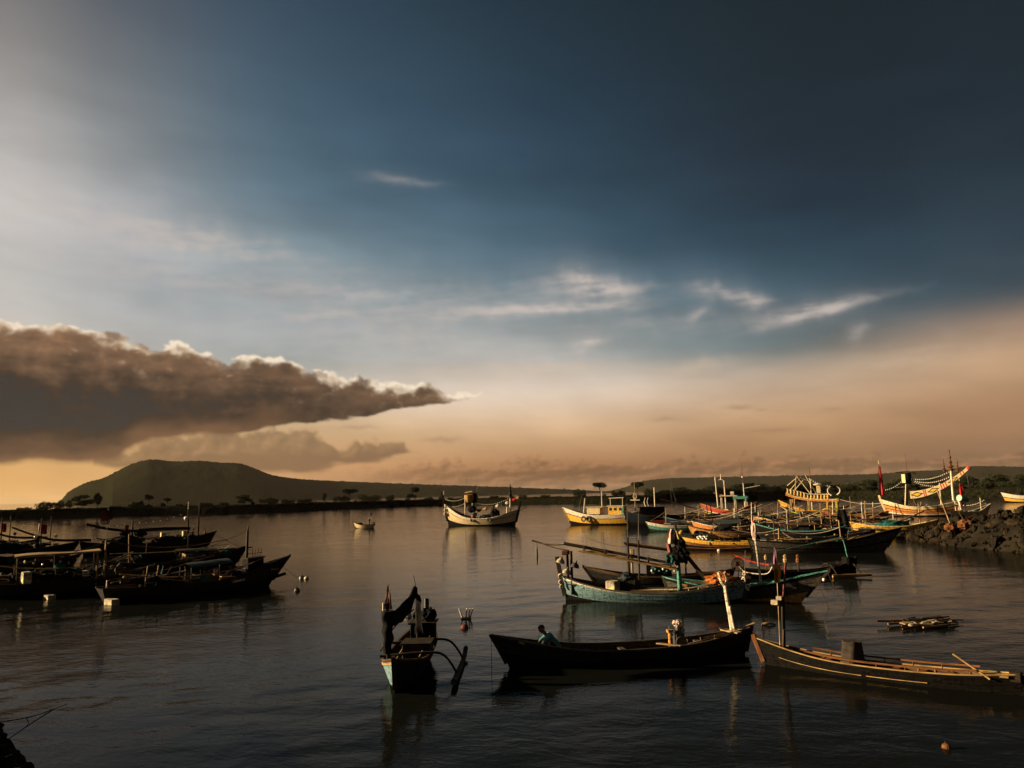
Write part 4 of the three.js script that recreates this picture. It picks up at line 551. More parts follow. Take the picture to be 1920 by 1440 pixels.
{
  const b = boat({ name: 'fishing_boat', label: 'dark boat with three masts, a long level boom and small red and white flags', group: leftGroup, at: [-44.5, -97], turn: 40, L: 14, beam: 3, free: 1.0, bowRise: 1.1, sternRise: 0.6, bowRake: 1.1, bands: [[0.5, M.tar], [0.9, M.slate], [1, M.dark]], railMat: M.dark });
  b.deck(0.7, -0.8, 0.7, 12, M.grey); rig(b, [[4.75, 5.0, 0.12, [-0.15, 0]], [5.9, 4.4, 0.13], [-1.85, 3.8, 0.14, [0, 0], M.grey]]); b.bar('mast_head', [4.6, 4.9, 0], [4.58, 5.9, 0], 0.07, M.white, 0.05); b.bar('antenna', [5.9, 4.3, 0], [5.9, 5.7, 0], 0.025, M.iron);
  b.bend('boom', [[-6.9, 3.6, 0], [-4.5, 2.95, 0], [-1.8, 2.6, 0], [1.5, 2.6, 0], [4.9, 2.6, 0]], 0.15, M.dark, 0.17, 7); b.bend('upper_spar', [[-1.2, 2.75, 0.1], [1.8, 2.8, 0.1], [4.6, 2.72, 0.1]], 0.09, M.black);
  b.put('flag', cloth(0.55, 0.7, 0.12, 2), M.redcloth, [-2.5, 3.3, 0.1], [0, 0.3, 0.1]); b.put('flag', cloth(0.55, 0.4, 0.1, 2), M.cloth, [-2.55, 2.75, 0.1], [0, 0.3, 0.1]);
  for (const [x, y, w] of [[1.6, 1.95, 0.5], [4.2, 2.0, 0.55]]) { b.block('lamp_box', [x, y, 0.2], [w, 0.65, 0.5], M.cream); b.bar('box_handle', [x + 0.3, y + 0.1, 0.2], [x + 0.9, y + 0.12, 0.2], 0.05, M.white); }
  b.put('white_lamp', new THREE.SphereGeometry(0.28, 12, 8), M.gloss, [4.35, 3.85, 0.1]); b.bend('boom_stay', [[4.6, 3.8, 0], [5.3, 3.9, 0], [5.9, 4.2, 0]], 0.05, M.dark); b.put('net_bundle', lump(0.6, 0.35, 0.4, 0.5, 4, 3), M.black, [-2.6, 2.35, 0]); b.put('net_bundle', lump(0.7, 0.35, 0.4, 0.5, 9, 3), M.black, [-0.9, 2.2, 0]);
  for (const [x, s] of [[5.4, -1], [6.4, 1]]) b.put('horn', tube([[0, 0, 0], [s * 0.25, 0.3, 0], [s * 0.2, 0.75, 0], [-s * 0.05, 1.15, 0]], 0.14, 0.03, 6), M.rust, [x, 1.6, 0.3]);
  b.put('covered_net', lump(2.0, 0.8, 1.0, 0.3, 7, 4, 1.5), M.black, [-2.6, 1.2, 0]); b.put('covered_net', lump(1.8, 0.6, 1.0, 0.3, 3, 4, 1.5), M.black, [2.2, 1.2, 0]); gearList.push([b, -5.5, 6, 1.35, 54, 73]);
  b.line('bow_line', [7.9, 1.8, 0], [10.2, 0.2, 3.2], 0.15, 0.02, M.darkrope); b.line('stay', [-1.85, 3.7, 0], [1.2, 2.3, 0.3], 0.1, 0.018, M.darkrope); b.lights([-8.5, 3.3, 0], [-1.9, 3.6, 0], 0.25, 8, 0.05); b.lights([-1.9, 3.6, 0], [4.5, 4.7, 0], 0.4, 8, 0.05);
}
{
  const b = boat({ name: 'fishing_boat', label: 'dark boat under a long flat pale canopy roof beside the lettered boat', group: leftGroup, at: [-30.6, -54.6], turn: 33, L: 9.6, beam: 2.5, free: 0.8, bowRise: 0.7, sternRise: 0.2, bowRake: 0.8, sternW: 0.5, bands: [[0.5, M.tar], [1, M.slate]], transom: M.slate, railMat: M.dark });
  b.deck(0.5, -0.85, 0.7, 14, M.grey);
  const roof = part('canopy_roof', grid(14, 5, (u, v) => [mix(-3.0, 2.0, u), 2.66 + 0.05 * Math.sin(u * 7) + 0.1 * u + 0.07 * Math.sin(v * Math.PI), mix(-1.15, 1.15, v)], (u, v) => [u * 2.5, v * 1.2]), M.pale, b.g); part('roof_edge', sweep([[-3.02, 2.6, 1.16], [-0.5, 2.68, 1.16], [2.02, 2.72, 1.16]], 0.05, 0.12), M.pale, roof); part('roof_edge', sweep([[-3.02, 2.6, -1.16], [-0.5, 2.68, -1.16], [2.02, 2.72, -1.16]], 0.05, 0.12), M.wood, roof);
  for (const x of [-2.8, -0.6, 1.8]) for (const z of [-1, 1]) b.bar('canopy_post', [x, 0.5, z], [x, 2.62, z], 0.05, z > 0 && x > 1 ? M.pale : M.dark);
  b.put('covered_engine', lump(1.5, 0.75, 0.8, 0.3, 5, 4, 1.5), M.black, [-0.6, 0.95, -0.2]); gearList.push([b, -4, 3.5, 1.1, 60, 74]); b.put('green_net', lump(0.35, 0.3, 0.3, 0.5, 3, 3), M.netgreen, [-0.4, 1.85, 0.9]);
  for (let i = 0; i < 9; i++) b.put('hanging_float', lump(0.07, 0.1, 0.07, 0.3, i, 1), i % 3 ? M.steel : M.gloss, [-2.4 + 0.5 * i, 2.3 - 0.12 * (i % 3), 1.05]);
  b.bend('thin_spar', [[-5.6, 2.5, 0.9], [-2.5, 1.9, 1.2], [1.0, 1.8, 1.2], [3.8, 2.3, 0.9]], 0.045, M.bamboo, 0.035, 5); b.line('stay', [2.4, 3.3, 0.4], [-5.2, 2.0, 0.5], 0.3, 0.018, M.darkrope); b.bar('tall_post', [2.35, 0.5, 0.4], [2.35, 3.4, 0.4], 0.075, M.pale, 0.06); b.bar('rod_pole', [2.36, 3.3, 0.4], [2.4, 5.6, 0.4], 0.02, M.iron);
  const fl = b.put('flag', cloth(0.5, 0.75, 0.12, 4, 1.5), M.maroon, [2.2, 5.5, 0.4], [0, 0.4, 0.2]); b.put('flag_band', cloth(0.7, 0.3, 0.12, 4, 0.6), M.cloth, [-0.1, -0.72, 0], [0, 0, 0], fl);
  foamBox(b.world(-2.3, 1.3, 1.35), -0.8, [0.8, 0.78, 0.5], 'large white foam box at the stern under the canopy roof'); foamBox(b.world(-1.0, 0.1, 3.2), -0.7, [0.8, 0.4, 0.5], 'small cream foam box afloat beside the canopy boat');
  for (const [x, z] of [[-3.3, 2.4], [-2.9, 1.9]]) { const p = b.world(x - 0.9, 0, z); const q = single('floating_bottle', 'small white plastic bottle afloat by the canopy boat', 'bottle', lathe([[0, -0.15], [0.1, -0.13], [0.11, 0.25], [0.05, 0.36], [0.05, 0.45], [0, 0.46]], 9), M.white, [p[0], 0.05, p[2]], 0, 'bottles afloat by the canopy boat'); }
}
for (const [at, turn, L, label, k] of [[[-57, -90], 28, 12, 'dark boat with a drooping long boom and a red rag on its mast', 0], [[-43.5, -67], 30, 10.5, 'low dark boat with a pale torn awning next to the canopy boat', 1], [[-68, -100], 26, 13, 'dark boat with a boom rising beyond the drooping boom', 2]]) {
  const b = boat({ name: 'fishing_boat', label, group: leftGroup, at, turn, L, beam: 2.6, free: 0.9, bowRise: 0.7, sternRise: 0.5, bowRake: 1.0, bands: [[0.5, M.tar], [0.9, M.slate], [1, M.dark]], railMat: M.dark });
  b.deck(0.6, -0.8, 0.7, 9, M.grey); b.put('covered_net', lump(2.0, 0.75, 1.0, 0.3, 5 + k, 4, 1.5), M.black, [-0.6, 1.1, 0]); gearList.push([b, -4.5, 5, 1.2, 48, 75 + k]);
  if (k === 1) { part('torn_awning', grid(10, 5, (u, v) => [mix(-1.5, 3.2, u), 1.95 - 0.25 * u + 0.12 * noise2(u * 5, v * 4), mix(-1.2, 1.2, v)]), M.wood, b.g); for (const [x, z] of [[-1.4, 1.1], [3, 1.1], [-1.4, -1.1], [3, -1.1]]) b.bar('awning_post', [x, 0.5, z], [x, 1.9, z], 0.045, M.dark); }
  else {
    b.bend('boom', [[0.2 - k, 3.5, 0], [2, 2.7, 0], [4.2, 1.95, 0], [8.2, 1.7, 0]], 0.09, M.dark, 0.17, 7); b.mast(3.1, 0.3, 4.4, 0.1, M.dark); b.bar('second_pole', [4.0, 0.5, 0], [4.05, 4.6, 0], 0.06, M.dark);
    b.put('rag', cloth(0.5, 1.1, 0.12, 5), M.redcloth, [3.4, 3.7, 0.1]); b.bar('white_stave', [2.85, 2.7, 0.1], [2.9, 3.8, 0.1], 0.08, M.pink); for (const x of [2.6, 4.6]) b.put('float_ball', new THREE.SphereGeometry(0.2, 10, 8), k ? M.iron : M.gloss, [x, 2.35, 0.2]);
    b.line('stay', [-6, 3.2, 0], [3.1, 4.2, 0], 0.2, 0.02, M.darkrope); b.line('stay', [3.1, 4.2, 0], [12, 3.4, 0], 0.5, 0.02, M.darkrope);
  }
}

// clutter that is tied down on deck: poles, floats, sticks, heaps of net, rolled mats
function deckGear(b, x0, x1, y, n, seed, zr = 0.6, bright = 0.4) {
  const r = mulberry(seed), pale = [M.pale, M.white, M.gloss, M.bamboo, M.sky], dim = [M.dark, M.black, M.wood, M.tarp, M.rust];
  for (let i = 0; i < n; i++) {
    const x = mix(x0, x1, r()), z = (r() - 0.5) * 2 * zr, m = r() < bright ? pale[Math.floor(r() * 5)] : dim[Math.floor(r() * 5)], k = r();
    if (k < 0.34) { const l = 0.5 + r() * 1.6, a = (r() - 0.5) * 0.8, t = (r() - 0.3) * 0.5; b.bar('deck_pole', [x - l / 2, y + 0.08 + r() * 0.3, z - a * l * 0.2], [x + l / 2, y + 0.12 + r() * 0.3 + t * l, z + a * l * 0.2], 0.022 + r() * 0.02, m); }
    else if (k < 0.55) b.put('net_float', lump(0.08 + r() * 0.07, 0.08 + r() * 0.05, 0.08, 0.3, i + seed, 1), m, [x, y + 0.1 + r() * 0.4, z]);
    else if (k < 0.72) b.put('net_heap', lump(0.25 + r() * 0.35, 0.16 + r() * 0.18, 0.25 + r() * 0.2, 0.5, i + seed, 2), r() < 0.3 ? M.netgreen : M.black, [x, y + 0.15, z], [0, r() * 3, 0]);
    else if (k < 0.8) b.bend('upright_stick', [[x, y, z], [x + (r() - 0.5) * 0.2, y + 0.35, z], [x + (r() - 0.5) * 0.5, y + 0.5 + r() * 0.6, z]], 0.022, m, 0.016, 5);
    else if (k < 0.93) b.put('rolled_mat', tube([[-0.5, 0, 0], [0.5, 0.05, 0]], 0.14, 0.12, 8), m, [x, y + 0.2, z], [0, r() * 0.8 - 0.4, 0]);
    else b.put('gear_box', chamfered(0.3 + r() * 0.3, 0.2 + r() * 0.2, 0.3, 0.03), m, [x, y + 0.15, z], [0, r() * 3, 0]);
  }
}
for (const [b, x0, x1, y, n, s] of globalThis.gearList ?? []) deckGear(b, x0, x1, y, n, s);

// =====================================================================  boats in mid distance and far, right half
// --- long boat with yellow edge
{
  const b = boat({ name: 'fishing_boat', label: 'long dark boat with a yellow painted bow edge and a heap of white floats', at: [21.7, -80.6], turn: 154, L: 10.4, beam: 2.1, free: 0.75, bowRise: 0.55, sternRise: 0.4, bowRake: 0.5, full: 2.6, bands: [[0.55, M.tar], [0.78, M.rust], [1, M.yellow]], railMat: M.yellow, rail: 0.1, fine: true });
  b.deck(0.4, -0.8, 0.75, 14, M.grey); for (let i = 0; i < 16; i++) b.put('net_float', new THREE.IcosahedronGeometry(0.11, 1), M.gloss, [2.4 + 0.13 * (i % 8), 1.05 + 0.16 * Math.floor(i / 8) + 0.04 * (i % 3), -0.3 + 0.2 * (i % 3)]);
  b.block('float_rack', [2.9, 0.8, 0], [1.3, 0.35, 0.9], M.wood); b.bar('long_spar', [4.6, 1.5, -0.2], [-6.2, 1.55, -0.2], 0.035, M.grey); b.bend('lower_spar', [[5.2, 0.25, -1.25], [1, 0.15, -1.25], [-3.5, 0.5, -1.25], [-6, 1.2, -1.2]], 0.06, M.rust, 0.04); b.mast(-4.2, 0.3, 3.4, 0.08, M.wood); deckGear(b, -4.5, 2, 0.55, 22, 31, 0.7, 0.35);
}
// --- large grey boat
{
  const b = boat({ name: 'fishing_boat', label: 'large slate grey boat with faint bow lettering and a slack white rope between two posts', at: [28.0, -74.6], turn: -13, L: 11.4, beam: 2.6, free: 1.0, bowRise: 1.15, sternRise: 0.3, bowRake: 1.6, full: 2.2, bands: [[0.5, M.hullgrey], [0.58, M.tar], [0.9, M.hullgrey], [1, M.tar]], railMat: M.dark, fine: true });
  b.deck(0.7, -0.85, 0.75, 16, M.grey); b.bar('rope_post', [-3.38, 0.7, 0.5], [-3.33, 2.3, 0.5], 0.07, M.pale); b.bar('rope_post', [2.1, 0.7, 0.4], [2.0, 2.95, 0.4], 0.08, M.pale, 0.06); b.line('slack_rope', [-3.33, 2.25, 0.5], [2.05, 2.3, 0.4], 0.55, 0.035, M.white); b.line('bow_rope', [2.05, 2.3, 0.4], [5.6, 2.1, 0.2], 0.05, 0.03, M.white); b.line('slack_rope', [-3.33, 2.2, 0.5], [-1.3, 1.15, 0.6], 0.25, 0.03, M.white); b.line('slack_rope', [-3.3, 2.2, 0.5], [-7.5, 2.3, 0.4], 0.4, 0.03, M.white);
  b.bar('gunwale_pole', [-3.0, 1.25, 1.2], [-0.6, 1.32, 1.25], 0.06, M.pale); b.bar('deck_spar', [2.4, 1.6, 0.7], [4.6, 1.95, 0.5], 0.05, M.wood); b.block('deck_box', [0.3, 1.15, 0], [2.2, 0.55, 1.3], M.tar); deckGear(b, -4.5, 4.2, 0.95, 26, 41, 0.8, 0.35); globalThis.greyBoat = b;
}
// --- pale boats tied in a row
const rowGroup = 'pale work boats tied up in a row';
for (const [at, turn, L, bands, rail, label, seed] of [
  [[33.8, -105.7], 150, 8.6, [[0.3, M.tar], [0.85, M.cream], [1, M.white]], M.white, 'cream boat with red scrawled lettering and a white rim in the row', 51],
  [[43.4, -103], -22, 9.4, [[0.25, M.tar], [0.7, M.cream], [0.86, M.ochre], [1, M.white]], M.bamboo, 'cream boat banded in ochre lying broadside in the row', 52],
  [[40.5, -99], 155, 7.5, [[0.4, M.tar], [1, M.yellow]], M.dark, 'short yellow boat with a black waterline in the row', 53],
  [[29.5, -118], 152, 7.2, [[0.35, M.tar], [1, M.orange]], M.white, 'small orange boat with a white rim in the row', 54],
  [[37, -127], 160, 8, [[0.4, M.tar], [0.8, M.yellow], [1, M.dark]], M.yellow, 'yellow boat with a dark top plank moored in front of the red boat', 55],
  [[24.5, -118.5], 165, 9, [[0.4, M.dark], [0.75, M.teal], [1, M.white]], M.white, 'low teal boat with a thick white rim in front of the yellow cabin boat', 56],
  [[50, -112], 160, 8.5, [[0.4, M.tar], [0.9, M.navy], [1, M.cream]], M.cream, 'navy boat with a cream rim under the slack ropes', 57],
  [[36.5, -93], 148, 9, [[0.5, M.tar], [1, M.navy]], M.dark, 'black boat with a tall pointed stern cloth in the row', 58],
  [[52.5, -124], 150, 9, [[0.4, M.tar], [0.8, M.cream], [1, M.maroon]], M.white, 'cream boat with a maroon top plank behind the slack ropes', 59],
]) {
  const b = boat({ name: 'work_boat', label, group: rowGroup, at, turn, L, beam: 2.0, free: 0.8, bowRise: 0.6, sternRise: 0.4, bowRake: 0.6, full: 2.6, bands, railMat: rail, rail: 0.1 }), r = mulberry(seed);
  b.deck(0.45, -0.8, 0.75, 8, M.wood); const gh = [M.tar, M.slate, M.wood, M.cream, M.tarp][seed % 5];
  b.block('engine_box', [-0.8 + r(), 0.95, 0], [1.5 + r(), 0.6, 1.1], gh); b.mast(1 + r() * 1.5, 0.3, 2.8 + r() * 1.6, 0.07, seed % 2 ? M.white : M.pale, [(r() - 0.5) * 0.4, 0]); b.mast(-1.5 - r() * 2, 0.3, 2.2 + r() * 1.8, 0.06, seed % 3 ? M.pale : M.white, [(r() - 0.5) * 0.3, 0], 'pole');
  b.bend('spar', [[3.4, 1.9 + r() * 0.3, 0.2], [0, 1.55, 0.2], [-3.6, 1.7 + r() * 0.6, 0.2]], 0.045, seed % 2 ? M.pale : M.rust, 0.035); b.line('stay', [2, 3, 0], [L / 2, 1.5, 0], 0.1, 0.02); deckGear(b, -3.4, 3.4, 0.6, 38, seed, 0.8, 0.5); for (let i = 0; i < 2; i++) b.bar('net_pole', [mix(-3, 3, r()), 0.6, (r() - 0.5)], [mix(-3, 3, r()), 1.8 + r() * 1.6, (r() - 0.5)], 0.03, i % 2 ? M.pale : M.dark);
  if (seed === 51) globalThis.scriptBoat = b;
  if (seed === 58) b.put('pointed_cloth', cloth(0.9, 2.6, 0.15, 2, 1.6), M.black, [-1.5, 3.4, 0]);
}

// --- more hulls packed between them
const hullName = { 81: 'orange', 83: 'cream', 85: 'yellow', 86: 'white', 88: 'red', 89: 'cream', 90: 'ochre' };
for (const [at, turn, L, low, high, rail, rimName, seed] of [
  [[27, -101], 158, 8, M.tar, M.orange, M.white, 'white', 81], [[31.5, -88], 150, 8.5, M.tar, M.tar, M.teal, 'teal', 82], [[40.5, -118], 165, 9, M.tar, M.cream, M.pale, 'bare pale wood', 83],
  [[47.5, -130], 155, 9, M.tar, M.navy, M.yellow, 'yellow', 84], [[45.2, -96], -20, 8.5, M.tar, M.yellow, M.cream, 'cream', 85], [[33.5, -136], 160, 9.5, M.tar, M.white, M.red, 'red', 86],
  [[43.5, -141], 150, 9, M.tar, M.green, M.sky, 'light blue', 87], [[57, -134], 160, 9.5, M.tar, M.red, M.ochre, 'ochre', 88], [[37.3, -111.6], 165, 8, M.tar, M.cream, M.orange, 'orange', 89], [[25, -95], 160, 7.5, M.tar, M.ochre, M.rust, 'rust brown', 90], [[53, -140.5], 150, 8.5, M.tar, M.dark, M.lime, 'lime green', 91], [[30.5, -113], 160, 8.5, M.tar, M.navy, M.grey, 'weathered grey', 92], [[36.5, -99.5], 162, 8, M.tar, M.tar, M.maroon, 'maroon', 93], [[28.5, -127], 155, 8.5, M.tar, M.navy, M.blue, 'deep blue', 94], [[49, -118], 158, 8, M.tar, M.tar, M.bamboo, 'bamboo pole', 95], [[39.5, -134], 158, 8.5, M.tar, M.slate, M.green, 'green', 96],
]) {
  const r = mulberry(seed), b = boat({ name: 'packed_boat', label: `${hullName[seed] ?? 'dark'} hulled boat with a ${rimName} rim moored among the packed fleet`, group: 'boats packed among the fleet', at, turn, L, beam: 2.3, free: 1.0 + r() * 0.35, bowRise: 0.7, sternRise: 0.5, bowRake: 0.7, full: 2.6, bands: [[0.5, low], [1, high]], railMat: rail, rail: 0.13 });
  b.deck(0.5, -0.8, 0.75, 6, M.grey); b.put('covered_net', lump(1.3 + r(), 0.6 + r() * 0.4, 0.8, 0.35, seed, 3, 1.6), r() < 0.3 ? M.netgreen : M.black, [-0.6 + r(), 1.0, 0]);
  for (let i = 0; i < 2; i++) b.mast(mix(-3.4, 3.4, (i + r()) / 2), 0.4, 2.2 + r() * 2.2, 0.055 + r() * 0.03, [M.white, M.pale, M.wood, M.dark][Math.floor(r() * 4)], [(r() - 0.5) * 0.7, 0], 'pole');
  b.bend('boom', [[3.6, 2.0 + r(), 0.2], [0.5, 1.7, 0.2], [-3.8, 2.0 + r() * 0.8, 0.2]], 0.09, [M.rust, M.bamboo, M.dark][Math.floor(r() * 3)], 0.06); b.line('stay', [-2, 3.4, 0], [3.8, 2.2, 0], 0.4, 0.03, r() < 0.5 ? M.white : M.rope);
  if (r() < 0.6) { part('awning', grid(8, 5, (u, v) => [mix(-1.6, 1.4, u), 2.0 + 0.18 * Math.sin(v * 3.1) + 0.06 * noise2(u * 5, v * 4), mix(-1, 1, v)]), [M.tarp, M.grey, M.wood][Math.floor(r() * 3)], b.g); for (const [x, z] of [[-1.5, 0.9], [1.3, 0.9], [-1.5, -0.9], [1.3, -0.9]]) b.bar('awning_post', [x, 0.5, z], [x, 2, z], 0.04, M.pale); }
  deckGear(b, -3.4, 3.4, 0.75, 42, seed + 20, 0.85, 0.4);
}
// --- yellow cabin boat
{
  const b = boat({ name: 'cabin_boat', label: 'yellow hulled boat with a white upper side and a small yellow cabin', at: [16.3, -147], turn: 150, L: 13.4, beam: 3.2, free: 1.7, bowRise: 1.5, sternRise: 0.7, bowRake: 1.6, sternRake: 0.2, sternW: 0.55, full: 2.4, bands: [[0.3, M.tar], [0.68, M.yellow], [0.74, M.rust], [1, M.white]], transom: M.navy, railMat: M.white, rail: 0.16, postMat: M.bamboo, postW: 0.2, fine: true });
  b.deck(1.2, -0.85, 0.75, 12, M.wood); const c = b.block('cabin', [-2.9, 2.6, 0], [2.9, 1.5, 2.0], M.yellow); b.block('cabin_roof', [0, 0.8, 0], [3.3, 0.12, 2.4], M.white, 0, 0, c); for (const x of [-0.9, 0.1, 1.0]) b.block('window', [x, 0.25, -1.0], [0.55, 0.5, 0.06], M.glass, 0, 0, c); b.block('door', [-1.3, -0.1, -1.0], [0.5, 1.2, 0.05], M.teal, 0, 0, c);
  for (const x of [-4.1, -1.7]) b.bar('rack_post', [x, 3.3, -0.5], [x, 4.9, -0.5], 0.06, M.white); b.bar('rack_top', [-4.3, 4.9, -0.5], [-1.4, 4.8, -0.5], 0.07, M.white); b.block('wheel_house', [1.6, 2.5, 0], [2.6, 1.1, 1.7], M.cream); b.block('wheel_house_roof', [1.4, 3.25, 0], [3.4, 0.1, 2.1], M.white);
  b.mast(4.1, 1.3, 4.9, 0.14, M.white, [-0.5, 0]); b.mast(0.2, 1.3, 6.2, 0.13, M.white); b.mast(-6.3, 1.3, 7.6, 0.1, M.pale); b.bar('yard', [-7.2, 4.4, 0], [-5.4, 4.4, 0], 0.09, M.white); b.bar('antenna', [0.2, 6, 0], [-0.1, 8, 0], 0.03, M.iron); b.bar('bow_rod', [5, 2.6, 0], [4.2, 5.6, 0], 0.03, M.iron); for (const s of [-1, 1]) b.bend('horn', [[-6.3, 4.4, 0], [-6.3 + s * 0.3, 5, 0], [-6.3 + s * 0.1, 5.7, 0]], 0.09, M.white, 0.03);
  deckGear(b, -5, 5, 1.6, 26, 61, 1, 0.4); for (const x of [3.3, 2.3, -5.2]) b.put('tyre_fender', new THREE.TorusGeometry(0.4, 0.15, 7, 16), M.iron, [x, 1.15, -1.62], [0, -0.1, 0]);
}
{
  const b = boat({ name: 'cabin_boat', label: 'dark navy boat with a red stern board behind the yellow hulled boat', at: [24.8, -137], turn: 172, L: 10.5, beam: 3.0, free: 1.7, bowRise: 0.9, sternRise: 0.6, bowRake: 0.8, full: 2.6, bands: [[0.4, M.tar], [1, M.navy]], railMat: M.dark, rail: 0.14 });
  b.deck(1.2, -0.8, 0.75, 10, M.grey); b.block('deck_house', [1.2, 2.4, 0], [4.2, 1.6, 1.9], M.tar); b.block('house_roof', [1.2, 3.25, 0], [4.8, 0.1, 2.4], M.navy); b.block('red_board', [-0.2, 0.75, -1.55], [3.2, 0.55, 0.06], M.red); b.mast(0.7, 1, 6.6, 0.11, M.white); b.bar('whip_antenna', [-3.2, 2.5, 0], [-1.9, 8.9, 0], 0.035, M.iron, 0.015); b.bar('whip_antenna', [-2.4, 2.5, 0.2], [-2.0, 6.4, 0.2], 0.03, M.iron);
  for (let i = 0; i < 5; i++) b.bar('slung_bamboo', [-0.2 - 0.2 * i, 4.6 - 0.05 * i, -0.3 + 0.1 * i], [-6.8 + 0.3 * i, 2.6 + 0.1 * i, -0.3 + 0.1 * i], 0.09, i % 2 ? M.bamboo : M.rust, 0.06); for (const x of [2.3, 1.8]) b.bend('horn', [[x, 3.4, -0.6], [x + 0.2, 4.1, -0.6], [x, 4.9, -0.6]], 0.1, M.white, 0.03); deckGear(b, -4, 4, 1.5, 30, 62, 1.1, 0.35);
}
// --- red boat
{
  const b = boat({ name: 'fishing_boat', label: 'bright red and white boat with a yellow-green lower side and three masts', at: [45.2, -167], turn: 156, L: 10, beam: 2.8, free: 1.5, bowRise: 1.5, sternRise: 1.7, bowRake: 1.2, sternRake: 0.5, sternW: 0.6, full: 2.5, sheer: 1.8, bands: [[0.25, M.tar], [0.48, M.lime], [0.55, M.tar], [0.63, M.white], [1, M.red]], transom: M.tar, railMat: M.orange, rail: 0.14, postMat: M.bamboo, postW: 0.2, fine: true });
  b.deck(1.1, -0.8, 0.7, 10, M.wood); b.mast(2.5, 1, 8.6, 0.17, M.white, [0.35, 0]); b.mast(0.9, 1, 7.8, 0.15, M.white, [0.15, 0]); b.mast(-3.0, 1.5, 7.2, 0.14, M.white, [0.15, 0]); b.bar('mast_top', [-2.85, 7.1, 0], [-2.75, 11.4, 0], 0.06, M.maroon, 0.03); b.bend('mast_hook', [[1.05, 7.7, 0], [1.6, 8.1, 0], [2.2, 7.9, 0]], 0.06, M.white); b.bar('mast_light', [1.7, 8.0, 0], [1.7, 9.2, 0], 0.07, M.gloss, 0.05);
  b.block('roof_rack', [0.3, 4.6, 0], [3.6, 0.2, 1.6], M.cream); b.block('awning', [-2.2, 4.2, 0], [2.9, 0.6, 2.0], M.teal); for (const [x, z] of [[-1, -0.9], [-1, 0.9], [-3.3, -0.9], [-3.3, 0.9], [1.8, 0.7], [1.8, -0.7]]) b.bar('roof_post', [x, 1.2, z], [x, 4.3, z], 0.07, M.white); b.put('roof_drum', new THREE.CylinderGeometry(0.4, 0.4, 0.7, 14).rotateZ(Math.PI / 2), M.white, [-0.5, 5.1, 0]); b.bar('stern_boom', [-3.0, 6.1, 0], [-6.2, 6.6, 0], 0.06, M.white); b.bar('cross_spar', [3.4, 5.3, 0.3], [0.4, 4.5, 0], 0.08, M.pale); b.put('dish', new THREE.SphereGeometry(0.4, 12, 6, 0, 6.3, 0, 1.3), M.white, [-2.5, 8.6, 0], [0.9, 0, 0.6]);
  deckGear(b, -3, 3.2, 1.5, 30, 63, 0.9, 0.5); b.line('bow_line', [6, 3, 0], [11, 0.2, 1], 0.1, 0.03);
}
